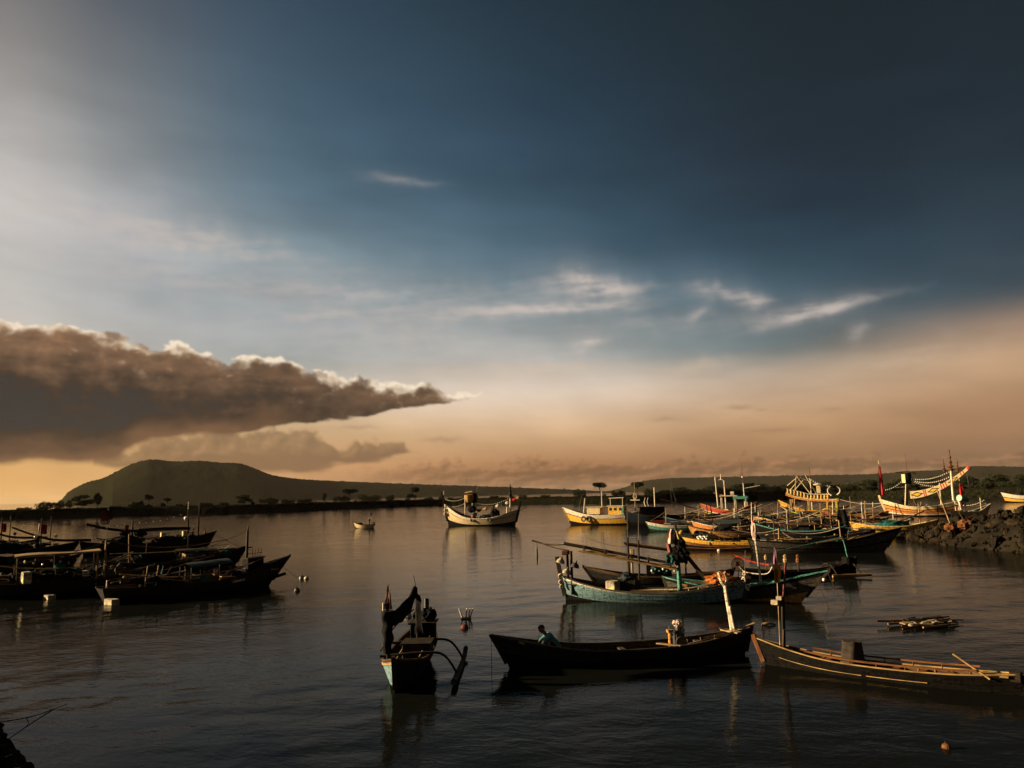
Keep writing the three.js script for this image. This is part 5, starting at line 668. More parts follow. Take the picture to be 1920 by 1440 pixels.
// --- yellow two-deck boat
{
  const b = boat({ name: 'two_deck_boat', label: 'ornate yellow boat with a raised balustraded deck and crescent horns', at: [57.6, -153], turn: 152, L: 11, beam: 3.2, free: 1.6, bowRise: 2.0, sternRise: 0.8, bowRake: 1.2, full: 2.4, bands: [[0.35, M.tar], [0.75, M.navy], [0.86, M.yellow], [1, M.ochre]], railMat: M.yellow, rail: 0.18, fine: true });
  b.deck(1.2, -0.8, 0.75, 10, M.grey);
  part('upper_deck', sweep([[5.0, 5.0, 0], [3.4, 4.3, 0], [1.2, 3.85, 0], [-1.5, 3.65, 0], [-4.4, 3.6, 0]], 2.4, 0.22), M.cream, b.g); part('deck_fascia', sweep([[5.05, 4.7, -1.25], [3.4, 4.05, -1.25], [1.2, 3.6, -1.25], [-1.5, 3.42, -1.25], [-4.4, 3.36, -1.25]], 0.06, 0.3), M.orange, b.g);
  for (let i = 0; i < 13; i++) { const x = 4.6 - i * 0.6, y = x > 1.2 ? 3.95 + (x - 1.2) * 0.31 : 3.75; b.put('baluster', lathe([[0, 0], [0.22, 0.02], [0.26, 0.3], [0.14, 0.6], [0.2, 0.8], [0, 0.85]], 8), i % 2 ? M.cream : M.yellow, [x, y, -1.0]); }
  part('hand_rail', sweep([[4.9, 5.85, -1.0], [3.0, 5.35, -1.0], [1, 4.75, -1.0], [-2.8, 4.62, -1.0]], 0.12, 0.12), M.white, b.g);
  for (const [x, z] of [[4.2, -1], [4.2, 1], [1, -1], [1, 1], [-2.4, -1.1], [-2.4, 1.1], [-4.0, -1.1], [-4, 1.1]]) b.block('pillar', [x, 2.6, z], [0.35, 2.4, 0.3], x < -2 ? (x < -3 ? M.lime : M.yellow) : M.pale);
  for (const [a, c] of [[[4.6, 5.2, 0], [2.2, 8.0, 0]], [[3.8, 5.0, -0.6], [1.8, 7.4, -0.2]], [[4.9, 6.4, 0.4], [2.6, 8.2, 0]], [[0.2, 4.2, -0.5], [3.0, 8.3, -0.2]], [[-0.6, 4.2, 0.3], [1.4, 8.4, 0]]]) b.bar('lattice_spar', a, c, 0.09, M.cream, 0.07);
  b.mast(0.5, 1.2, 7.6, 0.13, M.white); b.bar('mast_top', [0.5, 7.5, 0], [0.55, 9.9, 0], 0.08, M.maroon, 0.04); b.bar('side_mast', [3.8, 1.5, -0.4], [3.0, 8.4, -0.2], 0.12, M.pale, 0.09); b.block('lookout', [-0.9, 5.6, 0], [0.7, 1.5, 0.6], M.cream); b.put('lookout_roof', lump(0.9, 0.22, 0.6, 0.1, 3, 2), M.white, [-0.8, 6.5, 0]);
  for (const s of [-1, 1]) b.bend('crescent_horn', [[-3.6 + s * 0.5, 4.4, 0], [-3.6 + s * 1.05, 5.0, 0], [-3.6 + s * 1.0, 5.7, 0], [-3.6 + s * 0.5, 6.1, 0]], 0.2, M.white, 0.05); b.put('finial', lathe([[0, 0], [0.25, 0.05], [0.12, 0.3], [0.2, 0.5], [0, 0.8]], 8), M.yellow, [-2.4, 4.1, -0.9]);
  b.lights([1, 8, 0], [-3.2, 6.2, 0], 0.4, 12, 0.09); b.line('spar_rope', [2.8, 8.2, 0], [-2.5, 6.3, 0], 0.3, 0.03, M.white); part('fore_curve', tube([[6.3, 2.6, -0.8], [4.0, 1.2, -1.2], [1.0, 1.0, -1.3], [-2, 1.9, -1.2], [-3.2, 2.4, -1]], 0.12, 0.1, 6), M.cream, b.g); deckGear(b, -3, 4, 4.0, 18, 64, 0.8, 0.8);
}
// --- the ornate striped boat
{
  const b = boat({ name: 'ornate_boat', label: 'ornate striped boat with a crow\'s nest, a curved diamond painted beam and a spire mast', at: [78.4, -154], turn: 142, L: 12.2, beam: 3.4, free: 1.75, bowRise: 1.5, sternRise: 1.1, bowRake: 1.1, sternRake: 0.7, full: 3.0, sheer: 2.0, bands: [[0.28, M.tar], [0.36, M.white], [0.52, M.orange], [0.57, M.maroon], [0.72, M.orange], [0.78, M.tar], [1, M.cream]], railMat: M.white, rail: 0.2, postMat: M.cream, postW: 0.3, bowPost: 0.9, sternPost: 0.5, fine: true });
  b.deck(1.2, -0.8, 0.8, 14, M.grey); b.ribs(10, M.maroon);
  for (const [x, y0, y1, w, hgt] of [[6.9, 3.3, 10.3, 0.95, 5.6], [-7.0, 2.4, 6.6, 0.95, 4.0]]) { b.bar('flag_staff', [x, y0, 0], [x + 0.05, y1, 0], 0.07, M.wood, 0.04); b.put('banner', cloth(w * 0.45, hgt, 0.18, x, 2.4, 8, 18), M.redcloth, [x - 0.1, y1 - 0.5, 0], [0, 0.5, 0]); b.put('staff_finial', lathe([[0, 0], [0.1, 0.1], [0.05, 0.3], [0.08, 0.5], [0, 0.9]], 7), M.cream, [x + 0.05, y1, 0]); }
  // crow's nest
  for (const [a, c, m] of [[[2.7, 1.2, -0.5], [2.2, 6.4, -0.2], M.cream], [[2.7, 1.2, 0.5], [2.2, 6.4, 0.2], M.dark], [[0.4, 1.3, 0], [2.0, 5.6, 0], M.wood]]) b.bar('nest_leg', a, c, 0.2, m, 0.16);
  const nest = b.put('crows_nest', lathe([[0, 0], [0.55, 0.05], [0.75, 0.6], [0.85, 1.6], [0.8, 2.2], [0, 2.2]], 14), M.navy, [2.05, 6.2, 0]); b.put('nest_panel', chamfered(0.9, 1.7, 0.08, 0.03), M.cream, [0.45, 1.1, -0.68], [0, -0.55, 0], nest);
  part('nest_roof', grid(16, 6, (u, v) => { const x = mix(1.9, -1.7, u); return [2.05 + x, 8.75 - 0.2 * x * x + (x > 1 ? 0.25 * (x - 1) * 2 : 0) - 0.1 * Math.abs(v - 0.5), mix(-0.95, 0.95, v)]; }, (u, v) => [u * 2, v]), M.tar, b.g); part('roof_wing', grid(6, 4, (u, v) => [2.05 + mix(1.95, 0.7, u), 8.84 - 0.2 * mix(1.95, 0.7, u) ** 2 + Math.max(0, mix(1.95, 0.7, u) - 1) * 0.5, mix(-0.98, 0.98, v)]), M.white, b.g); b.bar('roof_rod', [1.9, 8.6, 0], [1.95, 12.2, 0], 0.04, M.rust, 0.03);
  b.put('nest_base_coil', lump(0.7, 0.9, 0.6, 0.4, 3, 3), M.black, [3.4, 2.4, 0]);
  // curved painted beam
  const beamAt = (t) => [mix(1.7, -8.6, t), 4.1 + 0.3 * t + 4.5 * t * t, 0], half = (t) => mix(0.72, 0.34, t ** 1.2), slope = (t) => Math.atan2(0.35 + 9.2 * t, 10.9);
  const beam = part('painted_beam', mergeGeometries([-0.16, 0.16].map((z) => grid(40, 6, (u, v) => { const p = beamAt(u), h = half(u); return [p[0], p[1] + (v * 2 - 1) * h, z]; }, (u, v) => [u * 5.5, v * 0.8])).concat([-1, 1].map((s) => grid(40, 1, (u, v) => { const p = beamAt(u); return [p[0], p[1] + s * half(u), (v - 0.5) * 0.32]; }, (u, v) => [u * 5.5, v * 0.2])))), M.cream, b.g);
  for (const t of [0.12, 0.4, 0.74]) for (const [k, m, z] of [[1, M.tar, 0.172], [0.66, M.yellow, 0.182]]) for (const s of [-1, 1]) { const p = beamAt(t), sh = new THREE.Shape(), w = 1.15 * k, h = half(t) * 0.72 * k; sh.moveTo(-w, 0); sh.lineTo(0, h); sh.lineTo(w, 0); sh.lineTo(0, -h); sh.closePath(); b.put('diamond', new THREE.ExtrudeGeometry(sh, { depth: 0.01, bevelEnabled: false }), m, [p[0], p[1], s > 0 ? z : -z - 0.01], [0, 0, -slope(t)], beam); }
  for (const t of [0.24, 0.27, 0.54, 0.58, 0.62, 0.88, 0.92]) { const p = beamAt(t); b.put('beam_stripe', box(0.2, half(t) * 1.9, 0.345), M.red, p, [0, 0, -slope(t) * 0.6], beam); }
  b.put('beam_tip', lump(0.5, 0.4, 0.2, 0.2, 4, 2), M.red, beamAt(1), [0, 0, -0.7], beam); part('beam_edge', tube([...Array(12).keys()].map((i) => { const p = beamAt(i / 11); return [p[0], p[1] - half(i / 11) - 0.04, 0]; }), 0.1, 0.07, 5), M.tar, beam); b.bar('hanging_rod', [-8.35, 8.5, 0], [-8.4, 5.8, 0], 0.04, M.iron);
  // spire mast
  b.bar('mast', [-5.7, 1.2, 0], [-5.75, 8.6, 0], 0.3, M.white, 0.22, 10); const spire = (x, y, s, big) => b.put(big ? 'spire' : 'side_spire', lathe([[0, 0], [0.35, 0.05], [0.5, 0.35], [0.2, 0.6], [0.6, 0.8], [0.28, 1.1], [0.16, 1.4], [0.42, 1.6], [0.2, 1.9], [0.12, 2.3], [0.28, 2.5], [0.1, 2.9], [0.06, 3.4], [0.14, 3.55], [0, 4.4]].map(([r, h]) => [r * s, h * s]), 10), M.rust, [x, y, 0]);
  spire(-5.75, 8.5, 1.0, true); spire(-4.6, 8.4, 0.6, false); spire(-6.9, 8.4, 0.6, false); b.bar('spire_yard', [-4.4, 8.4, 0], [-7.1, 8.4, 0], 0.12, M.rust); b.bar('beam_prop', [-3.55, 1.2, 0], [-3.6, 6.3, 0], 0.17, M.white, 0.13);
  b.lights([1.6, 7.4, 0], [-5.7, 8.6, 0], 0.75, 20, 0.1); b.lights([1.6, 7.2, 0], [-5.6, 7.6, 0], 0.9, 20, 0.1); b.lights([1.4, 7.0, 0], [-3.4, 5.8, 0], 0.4, 14, 0.08); b.lights([2.8, 7.0, 0], [6.4, 5.2, 0], 0.4, 10, 0.09);
  deckGear(b, -4.5, 4.5, 1.7, 34, 65, 1.2, 0.3); for (const x of [4.2, -3.1, -4.4]) b.bar('side_strap', [x, b.top(x / 6.5) + 0.1, -1.62], [x, 0.4, -1.4], 0.07, M.tar); b.bend('stern_cloth', [[-6.6, 3.2, -0.5], [-6.8, 2.4, -0.6], [-6.9, 1.2, -0.6]], 0.3, M.pink, 0.15); b.line('bow_rope', [6.9, 2.6, 0], [15.2, 3.6, -1], 0.5, 0.05, M.white); b.line('bow_rope', [6.8, 2.2, 0], [12.0, 1.2, -1], 0.2, 0.05, M.white);
}
// --- smaller pale boats beyond the rocks and far right
{
  const b = boat({ name: 'skiff', label: 'pale skiff with light strings and a green drum behind the rocks', at: [83, -146], turn: 22, L: 8.6, beam: 2.0, free: 0.9, bowRise: 1.3, sternRise: 0.4, bowRake: 1.5, bands: [[0.3, M.tar], [1, M.cream]], railMat: M.white, rail: 0.14 });
  b.deck(0.5, -0.8, 0.7, 8, M.grey); b.put('green_drum', new THREE.CylinderGeometry(0.6, 0.6, 1.8, 18).rotateZ(1.35), M.plastic, [-1.3, 3.3, 0]); for (const x of [-1.8, -0.8]) b.bar('drum_stand', [x, 0.6, 0], [x, 2.9, 0], 0.09, M.dark); b.lights([-3.4, 2.6, 0], [4.6, 3.2, 0], 0.7, 18, 0.08); b.mast(-3.3, 0.5, 3.0, 0.1, M.white); b.mast(3.2, 0.5, 3.4, 0.09, M.white); b.put('bow_cloth', cloth(0.9, 0.9, 0.1, 3), M.cloth, [4.7, 3.1, 0.2]); b.line('edge_rope', [-3.3, 2.0, 0.2], [4.8, 2.6, 0.2], 0.5, 0.05, M.white); deckGear(b, -3, 3, 0.8, 14, 66, 0.7, 0.7);
  const c = boat({ name: 'skiff', label: 'small dark skiff with a white bow wedged by the rock pile', at: [71, -121], turn: 160, L: 6, beam: 1.6, free: 0.6, bowRise: 0.5, sternRise: 0.3, bands: [[0.5, M.tar], [1, M.navy]], railMat: M.white, rail: 0.1 }); deckGear(c, -2, 2, 0.5, 12, 67, 0.6, 0.5); c.deck(0.3, -0.8, 0.7, 6, M.grey); c.block('white_bow_board', [2.6, 0.7, 0], [0.9, 0.3, 0.5], M.white);
  const d = boat({ name: 'fishing_boat', label: 'far blue, white and yellow boat in front of the breakwater bank', at: [157.5, -243], turn: 150, L: 13.5, beam: 3.2, free: 1.9, bowRise: 1.2, sternRise: 0.5, bowRake: 1.0, bands: [[0.25, M.tar], [0.55, M.yellow], [0.62, M.tar], [1, M.white]], railMat: M.white, rail: 0.16 }); d.deck(1.3, -0.8, 0.7, 8, M.grey); d.block('cabin', [-2, 2.9, 0], [4, 1.8, 2], M.white); d.block('cabin_roof', [-2, 3.85, 0], [4.5, 0.12, 2.5], M.navy); d.block('blue_side', [-1.5, 1.75, -1.62], [6, 0.75, 0.05], M.blue); d.mast(3.2, 1.4, 4.6, 0.1, M.dark); d.mast(1.6, 1.4, 4.2, 0.09, M.dark); deckGear(d, -4, 5, 1.8, 14, 68, 1, 0.5);
}
// --- the white boat alone in the middle of the bay
{
  const b = boat({ name: 'sailing_boat', label: 'cream boat with high curled stem posts and a hung patchwork boom, alone in the bay', at: [-6.6, -156], turn: 157, L: 14.4, beam: 3.3, free: 1.3, bowRise: 2.9, sternRise: 1.7, bowRake: 0.9, sternRake: 0.8, full: 2.7, sheer: 2.4, bands: [[0.34, M.tar], [0.76, M.cream], [0.8, M.rust], [1, M.white]], railMat: M.white, rail: 0.2, postMat: M.tar, postW: 0.3, bowPost: 2.4, sternPost: 1.6, fine: true });
  b.deck(0.8, -0.8, 0.8, 12, M.grey); for (const [y, r] of [[3.1, 0.34], [2.3, 0.4], [3.8, 0.25]]) b.put('scroll_ornament', tube(spiral(1.2, 0.08, r, 20), 0.09, 0.12, 5, 22), M.white, [7.6, y, -0.3], [0, 0.6, 0]); b.put('post_finial', lathe([[0, 0], [0.15, 0.1], [0.2, 0.4], [0.08, 0.6], [0.15, 0.8], [0, 1]], 8), M.white, [8.2, 6.0, 0]);
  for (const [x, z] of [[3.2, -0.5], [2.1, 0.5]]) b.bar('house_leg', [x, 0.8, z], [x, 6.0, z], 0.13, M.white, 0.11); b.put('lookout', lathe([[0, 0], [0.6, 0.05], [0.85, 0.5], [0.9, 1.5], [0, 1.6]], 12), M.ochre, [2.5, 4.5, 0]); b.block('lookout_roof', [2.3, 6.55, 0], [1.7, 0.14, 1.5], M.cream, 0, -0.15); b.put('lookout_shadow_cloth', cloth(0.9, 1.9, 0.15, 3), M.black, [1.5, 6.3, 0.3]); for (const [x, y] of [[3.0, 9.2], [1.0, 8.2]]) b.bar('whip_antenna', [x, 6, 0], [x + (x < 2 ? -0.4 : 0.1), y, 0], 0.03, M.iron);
  b.put('black_bundle', lump(0.9, 0.7, 0.7, 0.4, 3, 3), M.black, [1.9, 3.2, 0]); b.bend('boom', [[1.4, 3.0, 0], [-2.5, 3.6, 0], [-6.5, 4.6, 0], [-10, 6.3, 0]], 0.12, M.wood, 0.06); for (const [x, y, l, m] of [[0.4, 2.95, 0.8, M.rust], [-0.9, 3.15, 1.0, M.bamboo], [-2.5, 3.5, 0.7, M.rust], [-3.6, 3.75, 0.75, M.cloth], [-4.6, 4.0, 0.5, M.tarp], [-5.6, 4.3, 0.6, M.pink], [-7.2, 4.9, 0.9, M.redcloth], [-7.9, 5.2, 0.6, M.bamboo]]) b.put('hung_cloth', lump(l * 0.6, 0.3, 0.2, 0.4, x, 2), m, [x, y, -0.05], [0, 0, -0.2]);
  b.bar('aft_mast', [-6.2, 1, 0], [-6.3, 5.3, 0], 0.2, M.white, 0.15); b.put('spire', lathe([[0, 0], [0.3, 0.05], [0.2, 0.4], [0.4, 0.6], [0.15, 1.0], [0.3, 1.3], [0.1, 1.7], [0.18, 2.1], [0.05, 2.6], [0, 3]], 8), M.dark, [-6.3, 5.2, 0]); b.bar('aft_prop', [-5.6, 1, -0.3], [-5.7, 3.5, -0.3], 0.14, M.white);
  const dome = b.put('net_pile', lump(2.0, 0.95, 1.1, 0.25, 5, 3, 1.4), M.black, [-1.7, 1.3, 0]); b.put('tall_net_pile', lump(0.9, 1.3, 0.9, 0.3, 8, 3), M.black, [-2.9, 2.0, 0]); b.put('red_drum', new THREE.CylinderGeometry(0.45, 0.45, 1.0, 14), M.red, [1.4, 1.6, -0.5]); b.put('green_tarp', lump(0.6, 0.35, 0.5, 0.4, 3, 2), M.netgreen, [1.3, 2.2, -0.3]); b.block('orange_box', [-3.7, 1.4, -0.9], [0.8, 0.6, 0.5], M.orange);
  b.lights([8.1, 5.4, 0], [2.8, 5.9, 0], 0.7, 16, 0.08); b.lights([7.6, 4.0, 0], [3, 4.7, 0], 0.5, 12, 0.08); b.lights([1.6, 4.6, 0], [-6.2, 5.3, 0], 0.8, 18, 0.08); b.bar('stern_rod', [-7.9, 2.7, 0], [-9.6, 3.4, 0], 0.06, M.dark);
  for (const x of [1.2, -2.4]) b.put('tyre_fender', new THREE.TorusGeometry(0.35, 0.12, 6, 14), M.iron, [x, 1.2, -1.62]); deckGear(b, -5, 4.5, 1.1, 24, 69, 1.1, 0.35);
}
// --- motor dinghy with its helmsman
{
  const b = boat({ name: 'motor_dinghy', label: 'small cream motor dinghy crossing the open bay with one man standing', at: [-29.4, -155.5], turn: 165, L: 3.6, beam: 1.3, free: 0.65, bowRise: 0.55, sternRise: 0.1, bowRake: 0.5, sternW: 0.7, bands: [[0.35, M.dark], [1, M.cream]], transom: M.cream, railMat: M.dark, rail: 0.1 });
  b.deck(0.25, -0.8, 0.6, 6, M.grey); b.thwarts([0.1, 0.5], M.dark, 0.1); const e = b.block('outboard_motor', [-2.0, 0.95, 0], [0.4, 0.5, 0.35], M.iron); b.bar('motor_leg', [-2.05, 0.8, 0], [-2.1, -0.1, 0], 0.08, M.iron, 0.06); b.put('net_pile', lump(0.6, 0.35, 0.4, 0.4, 4, 2), M.black, [0.9, 0.75, 0]); b.bar('flag_staff', [-1.6, 0.4, 0.2], [-1.55, 3.1, 0.2], 0.03, M.pale); b.put('flag', cloth(0.45, 0.7, 0.1, 3), M.cloth, [-1.4, 3.1, 0.2], [0, 0.3, 0]);
  globalThis.motorDinghy = b;
}

// =====================================================================  people
function flesh(caps, blend, cell, lo, hi) {           // one continuous surface round tapered capsules [a, b, ra, rb]
  const size = Math.max(hi[0] - lo[0], hi[1] - lo[1], hi[2] - lo[2]), res = Math.ceil(size / cell) + 4, mc = new MarchingCubes(res, M.cloth, false, false, 200000), half = size / 2 * res / (res - 4), cx = (lo[0] + hi[0]) / 2, cy = (lo[1] + hi[1]) / 2, cz = (lo[2] + hi[2]) / 2;
  mc.isolation = 0; const n = mc.size, f = mc.field;
  const C2 = caps.map(([a, b, ra, rb]) => { const d = [b[0] - a[0], b[1] - a[1], b[2] - a[2]]; const l = d[0] ** 2 + d[1] ** 2 + d[2] ** 2 || 1e-9; return [a, d, l, ra, rb, a[0] + d[0] / 2, a[1] + d[1] / 2, a[2] + d[2] / 2, (Math.sqrt(l) / 2 + Math.max(ra, rb) + 0.09) ** 2]; });
  for (let k = 0; k < n; k++) for (let j = 0; j < n; j++) for (let i = 0; i < n; i++) {
    const x = cx + (i - n / 2) / (n / 2) * half, y = cy + (j - n / 2) / (n / 2) * half, z = cz + (k - n / 2) / (n / 2) * half; let s = 0;
    for (const [a, d, l, ra, rb, mx, my, mz, far] of C2) { if ((x - mx) ** 2 + (y - my) ** 2 + (z - mz) ** 2 > far) continue; const px = x - a[0], py = y - a[1], pz = z - a[2], t = clamp((px * d[0] + py * d[1] + pz * d[2]) / l), q = Math.hypot(px - d[0] * t, py - d[1] * t, pz - d[2] * t) - mix(ra, rb, t); s += Math.exp(-q / blend); }
    f[i + j * n + k * n * n] = s ? blend * Math.log(s) : -0.1;
  }
  mc.update(); const c = mc.count, g = new THREE.BufferGeometry(), p = new Float32Array(mc.positionArray.slice(0, c * 3));
  for (let i = 0; i < c; i++) { p[i * 3] = cx + p[i * 3] * half; p[i * 3 + 1] = cy + p[i * 3 + 1] * half; p[i * 3 + 2] = cz + p[i * 3 + 2] * half; }
  g.setAttribute('position', new THREE.BufferAttribute(p, 3)); const w = mergeVertices(g, 0.0008); w.computeVertexNormals(); return metric(w, 1).computeVertexNormals() ?? toCreasedNormals(metric(w, 1), 1.2);
}
const skin = plain(0.16, 0.085, 0.05, 0.6), hair = plain(0.012, 0.01, 0.009, 0.7);
function handBones(w, dir, side, s = 1) {             // palm and five bent fingers from wrist w along dir
  const d = V(...dir).normalize(), sd = V(...side).normalize(), up = d.clone().cross(sd).normalize(), P3 = (a, b, c) => V(...w).addScaledVector(d, a * s).addScaledVector(sd, b * s).addScaledVector(up, c * s).toArray(), out = [[P3(0, 0, 0), P3(0.08, 0, 0), 0.024 * s, 0.032 * s], [P3(0.05, -0.028, 0), P3(0.085, -0.03, 0), 0.015 * s, 0.013 * s], [P3(0.05, 0.028, 0), P3(0.085, 0.03, 0), 0.015 * s, 0.013 * s]];
  for (const [o, l] of [[-0.033, 0.058], [-0.011, 0.07], [0.011, 0.075], [0.033, 0.068]]) { out.push([P3(0.085, o, 0), P3(0.085 + l * 0.55, o * 1.15, -0.012), 0.0095 * s, 0.009 * s], [P3(0.085 + l * 0.55, o * 1.15, -0.012), P3(0.085 + l * 0.8, o * 1.2, -0.042), 0.009 * s, 0.0075 * s]); }
  out.push([P3(0.03, 0.03, 0), P3(0.062, 0.065, -0.02), 0.012 * s, 0.01 * s], [P3(0.062, 0.065, -0.02), P3(0.09, 0.07, -0.042), 0.01 * s, 0.008 * s]); return out;
}
function headBones(c, look) { const d = V(...look).normalize(), u = V(0, 1, 0).addScaledVector(d, -d.y).normalize(), s = d.clone().cross(u), Q = (a, b, e) => V(...c).addScaledVector(d, a).addScaledVector(u, b).addScaledVector(s, e).toArray(); return { bones: [[Q(-0.02, 0.04, 0), Q(0.02, 0.05, 0), 0.093, 0.088], [Q(0.03, -0.03, 0), Q(0.045, -0.075, 0), 0.07, 0.045], [Q(0.098, 0.012, 0), Q(0.115, -0.022, 0), 0.012, 0.017], [Q(-0.01, 0, 0.082), Q(-0.012, -0.03, 0.084), 0.02, 0.014], [Q(-0.01, 0, -0.082), Q(-0.012, -0.03, -0.084), 0.02, 0.014], [Q(0.085, -0.052, -0.02), Q(0.085, -0.052, 0.02), 0.011, 0.011], [Q(0.08, 0.045, -0.04), Q(0.08, 0.045, 0.04), 0.016, 0.016]], Q }; }
{ // man sitting hunched in the long dinghy, facing its bow (local +x), head bowed
  const b = dinghy, g = thing('person', 'person in a teal shirt crouching bent over in the long grey dinghy', 'person', b.world(2.72, 0.33, -0.08), b.turn);
  const hip = [-0.1, 0.2, 0], chest = [0.24, 0.62, 0], neck = [0.37, 0.8, 0], h = headBones([0.47, 0.93, 0], [0.8, -0.55, -0.15]);
  const limbs = []; for (const s of [-1, 1]) { limbs.push([[-0.08, 0.18, s * 0.11], [0.26, 0.5, s * 0.19], 0.09, 0.066], [[0.26, 0.5, s * 0.19], [0.12, 0.09, s * 0.16], 0.062, 0.042], [[0.12, 0.06, s * 0.16], [0.32, 0.03, s * 0.17], 0.042, 0.03], [[0.26, 0.74, s * 0.18], [0.48, 0.52, s * 0.24], 0.06, 0.045], [[0.48, 0.52, s * 0.24], [0.66, 0.34, s * 0.14], 0.043, 0.03]); for (const q of handBones([0.66, 0.34, s * 0.14], [0.75, -0.6, -s * 0.2], [0, 0.1, -s])) limbs.push(q); }
  const body = part('body', flesh([[hip, [0.06, 0.4, 0], 0.14, 0.14], [[0.06, 0.4, 0], chest, 0.14, 0.14], [[0.2, 0.7, -0.14], [0.2, 0.7, 0.14], 0.07, 0.07], [chest, neck, 0.08, 0.055], [neck, [0.44, 0.9, 0], 0.052, 0.052], ...h.bones, ...limbs], 0.014, 0.0125, [-0.3, -0.02, -0.36], [0.85, 1.15, 0.36]), skin, g);
  part('shirt', flesh([[[-0.1, 0.22, 0], [0.05, 0.42, 0], 0.155, 0.162], [[0.05, 0.42, 0], [0.23, 0.64, 0], 0.165, 0.16], [[0.19, 0.7, -0.15], [0.19, 0.7, 0.15], 0.09, 0.09], ...[-1, 1].flatMap((s) => [[[0.22, 0.72, s * 0.17], [0.46, 0.54, s * 0.235], 0.082, 0.068]])], 0.02, 0.016, [-0.3, 0.02, -0.36], [0.6, 0.86, 0.36]), M.tealcloth, g);
  part('shorts', flesh([[[-0.12, 0.17, -0.06], [-0.12, 0.17, 0.06], 0.155, 0.155], ...[-1, 1].map((s) => [[-0.08, 0.18, s * 0.11], [0.2, 0.45, s * 0.175], 0.11, 0.09])], 0.02, 0.016, [-0.34, -0.02, -0.34], [0.34, 0.6, 0.34]), M.black, g);
  part('hair', flesh([[h.Q(-0.035, 0.065, 0), h.Q(0.02, 0.085, 0), 0.092, 0.082], [h.Q(-0.06, 0.02, 0), h.Q(-0.05, -0.02, 0), 0.07, 0.05]], 0.012, 0.01, [0.3, 0.8, -0.14], [0.62, 1.12, 0.14]), hair, g);
  single('sack', 'dark lumpy sack lying behind the crouching person', 'sack', lump(0.26, 0.24, 0.24, 0.3, 5, 3), M.black, b.world(1.95, 0.33, -0.1), 0.4);
}
{ // helmsman standing in the motor dinghy
  const b = motorDinghy, g = thing('person', 'person in dark clothes and a white cap standing in the cream motor dinghy', 'person', b.world(-1.15, 0.29, 0), b.turn + 0.3), h = headBones([0.03, 1.56, 0], [1, -0.05, 0]), limbs = [];
  for (const s of [-1, 1]) { limbs.push([[0, 0.86, s * 0.09], [0.04, 0.47, s * 0.12], 0.088, 0.06], [[0.04, 0.47, s * 0.12], [-0.02, 0.08, s * 0.13], 0.06, 0.042], [[-0.03, 0.04, s * 0.13], [0.14, 0.03, s * 0.14], 0.04, 0.032], [[0, 1.36, s * 0.18], [0.02, 1.1, s * 0.26], 0.058, 0.045], [[0.02, 1.1, s * 0.26], [s < 0 ? -0.16 : 0.14, 0.92, s * 0.24], 0.043, 0.03]); for (const q of handBones([s < 0 ? -0.16 : 0.14, 0.92, s * 0.24], [s < 0 ? -0.6 : 0.4, -0.8, 0], [0, 0, -s])) limbs.push(q); }
  part('body', flesh([[[0, 0.92, 0], [0, 1.15, 0], 0.13, 0.125], [[0, 1.15, 0], [0.01, 1.34, 0], 0.13, 0.13], [[0, 1.36, -0.15], [0, 1.36, 0.15], 0.06, 0.06], [[0.01, 1.38, 0], [0.02, 1.5, 0], 0.06, 0.052], ...h.bones, ...limbs], 0.014, 0.02, [-0.4, -0.02, -0.4], [0.4, 1.75, 0.4]), skin, g);
  part('shirt', flesh([[[0, 0.9, 0], [0, 1.34, 0], 0.155, 0.155], [[0, 1.36, -0.16], [0, 1.36, 0.16], 0.08, 0.08], ...[-1, 1].map((s) => [[0, 1.36, s * 0.18], [0.02, 1.12, s * 0.255], 0.078, 0.066])], 0.02, 0.018, [-0.35, 0.7, -0.38], [0.35, 1.5, 0.38]), M.black, g);
  part('trousers', flesh([[[0, 0.88, -0.05], [0, 0.88, 0.05], 0.145, 0.145], ...[-1, 1].flatMap((s) => [[[0, 0.86, s * 0.09], [0.04, 0.47, s * 0.12], 0.105, 0.08], [[0.04, 0.47, s * 0.12], [-0.02, 0.1, s * 0.13], 0.08, 0.065]])], 0.02, 0.018, [-0.3, 0, -0.34], [0.3, 1.05, 0.34]), M.tarp, g);
  part('cap', flesh([[h.Q(-0.02, 0.075, 0), h.Q(0.01, 0.085, 0), 0.1, 0.096], [h.Q(0.06, 0.06, -0.04), h.Q(0.15, 0.05, 0), 0.025, 0.02], [h.Q(0.06, 0.06, 0.04), h.Q(0.15, 0.05, 0), 0.025, 0.02]], 0.012, 0.012, [-0.2, 1.5, -0.2], [0.25, 1.8, 0.2]), M.cloth, g);
}

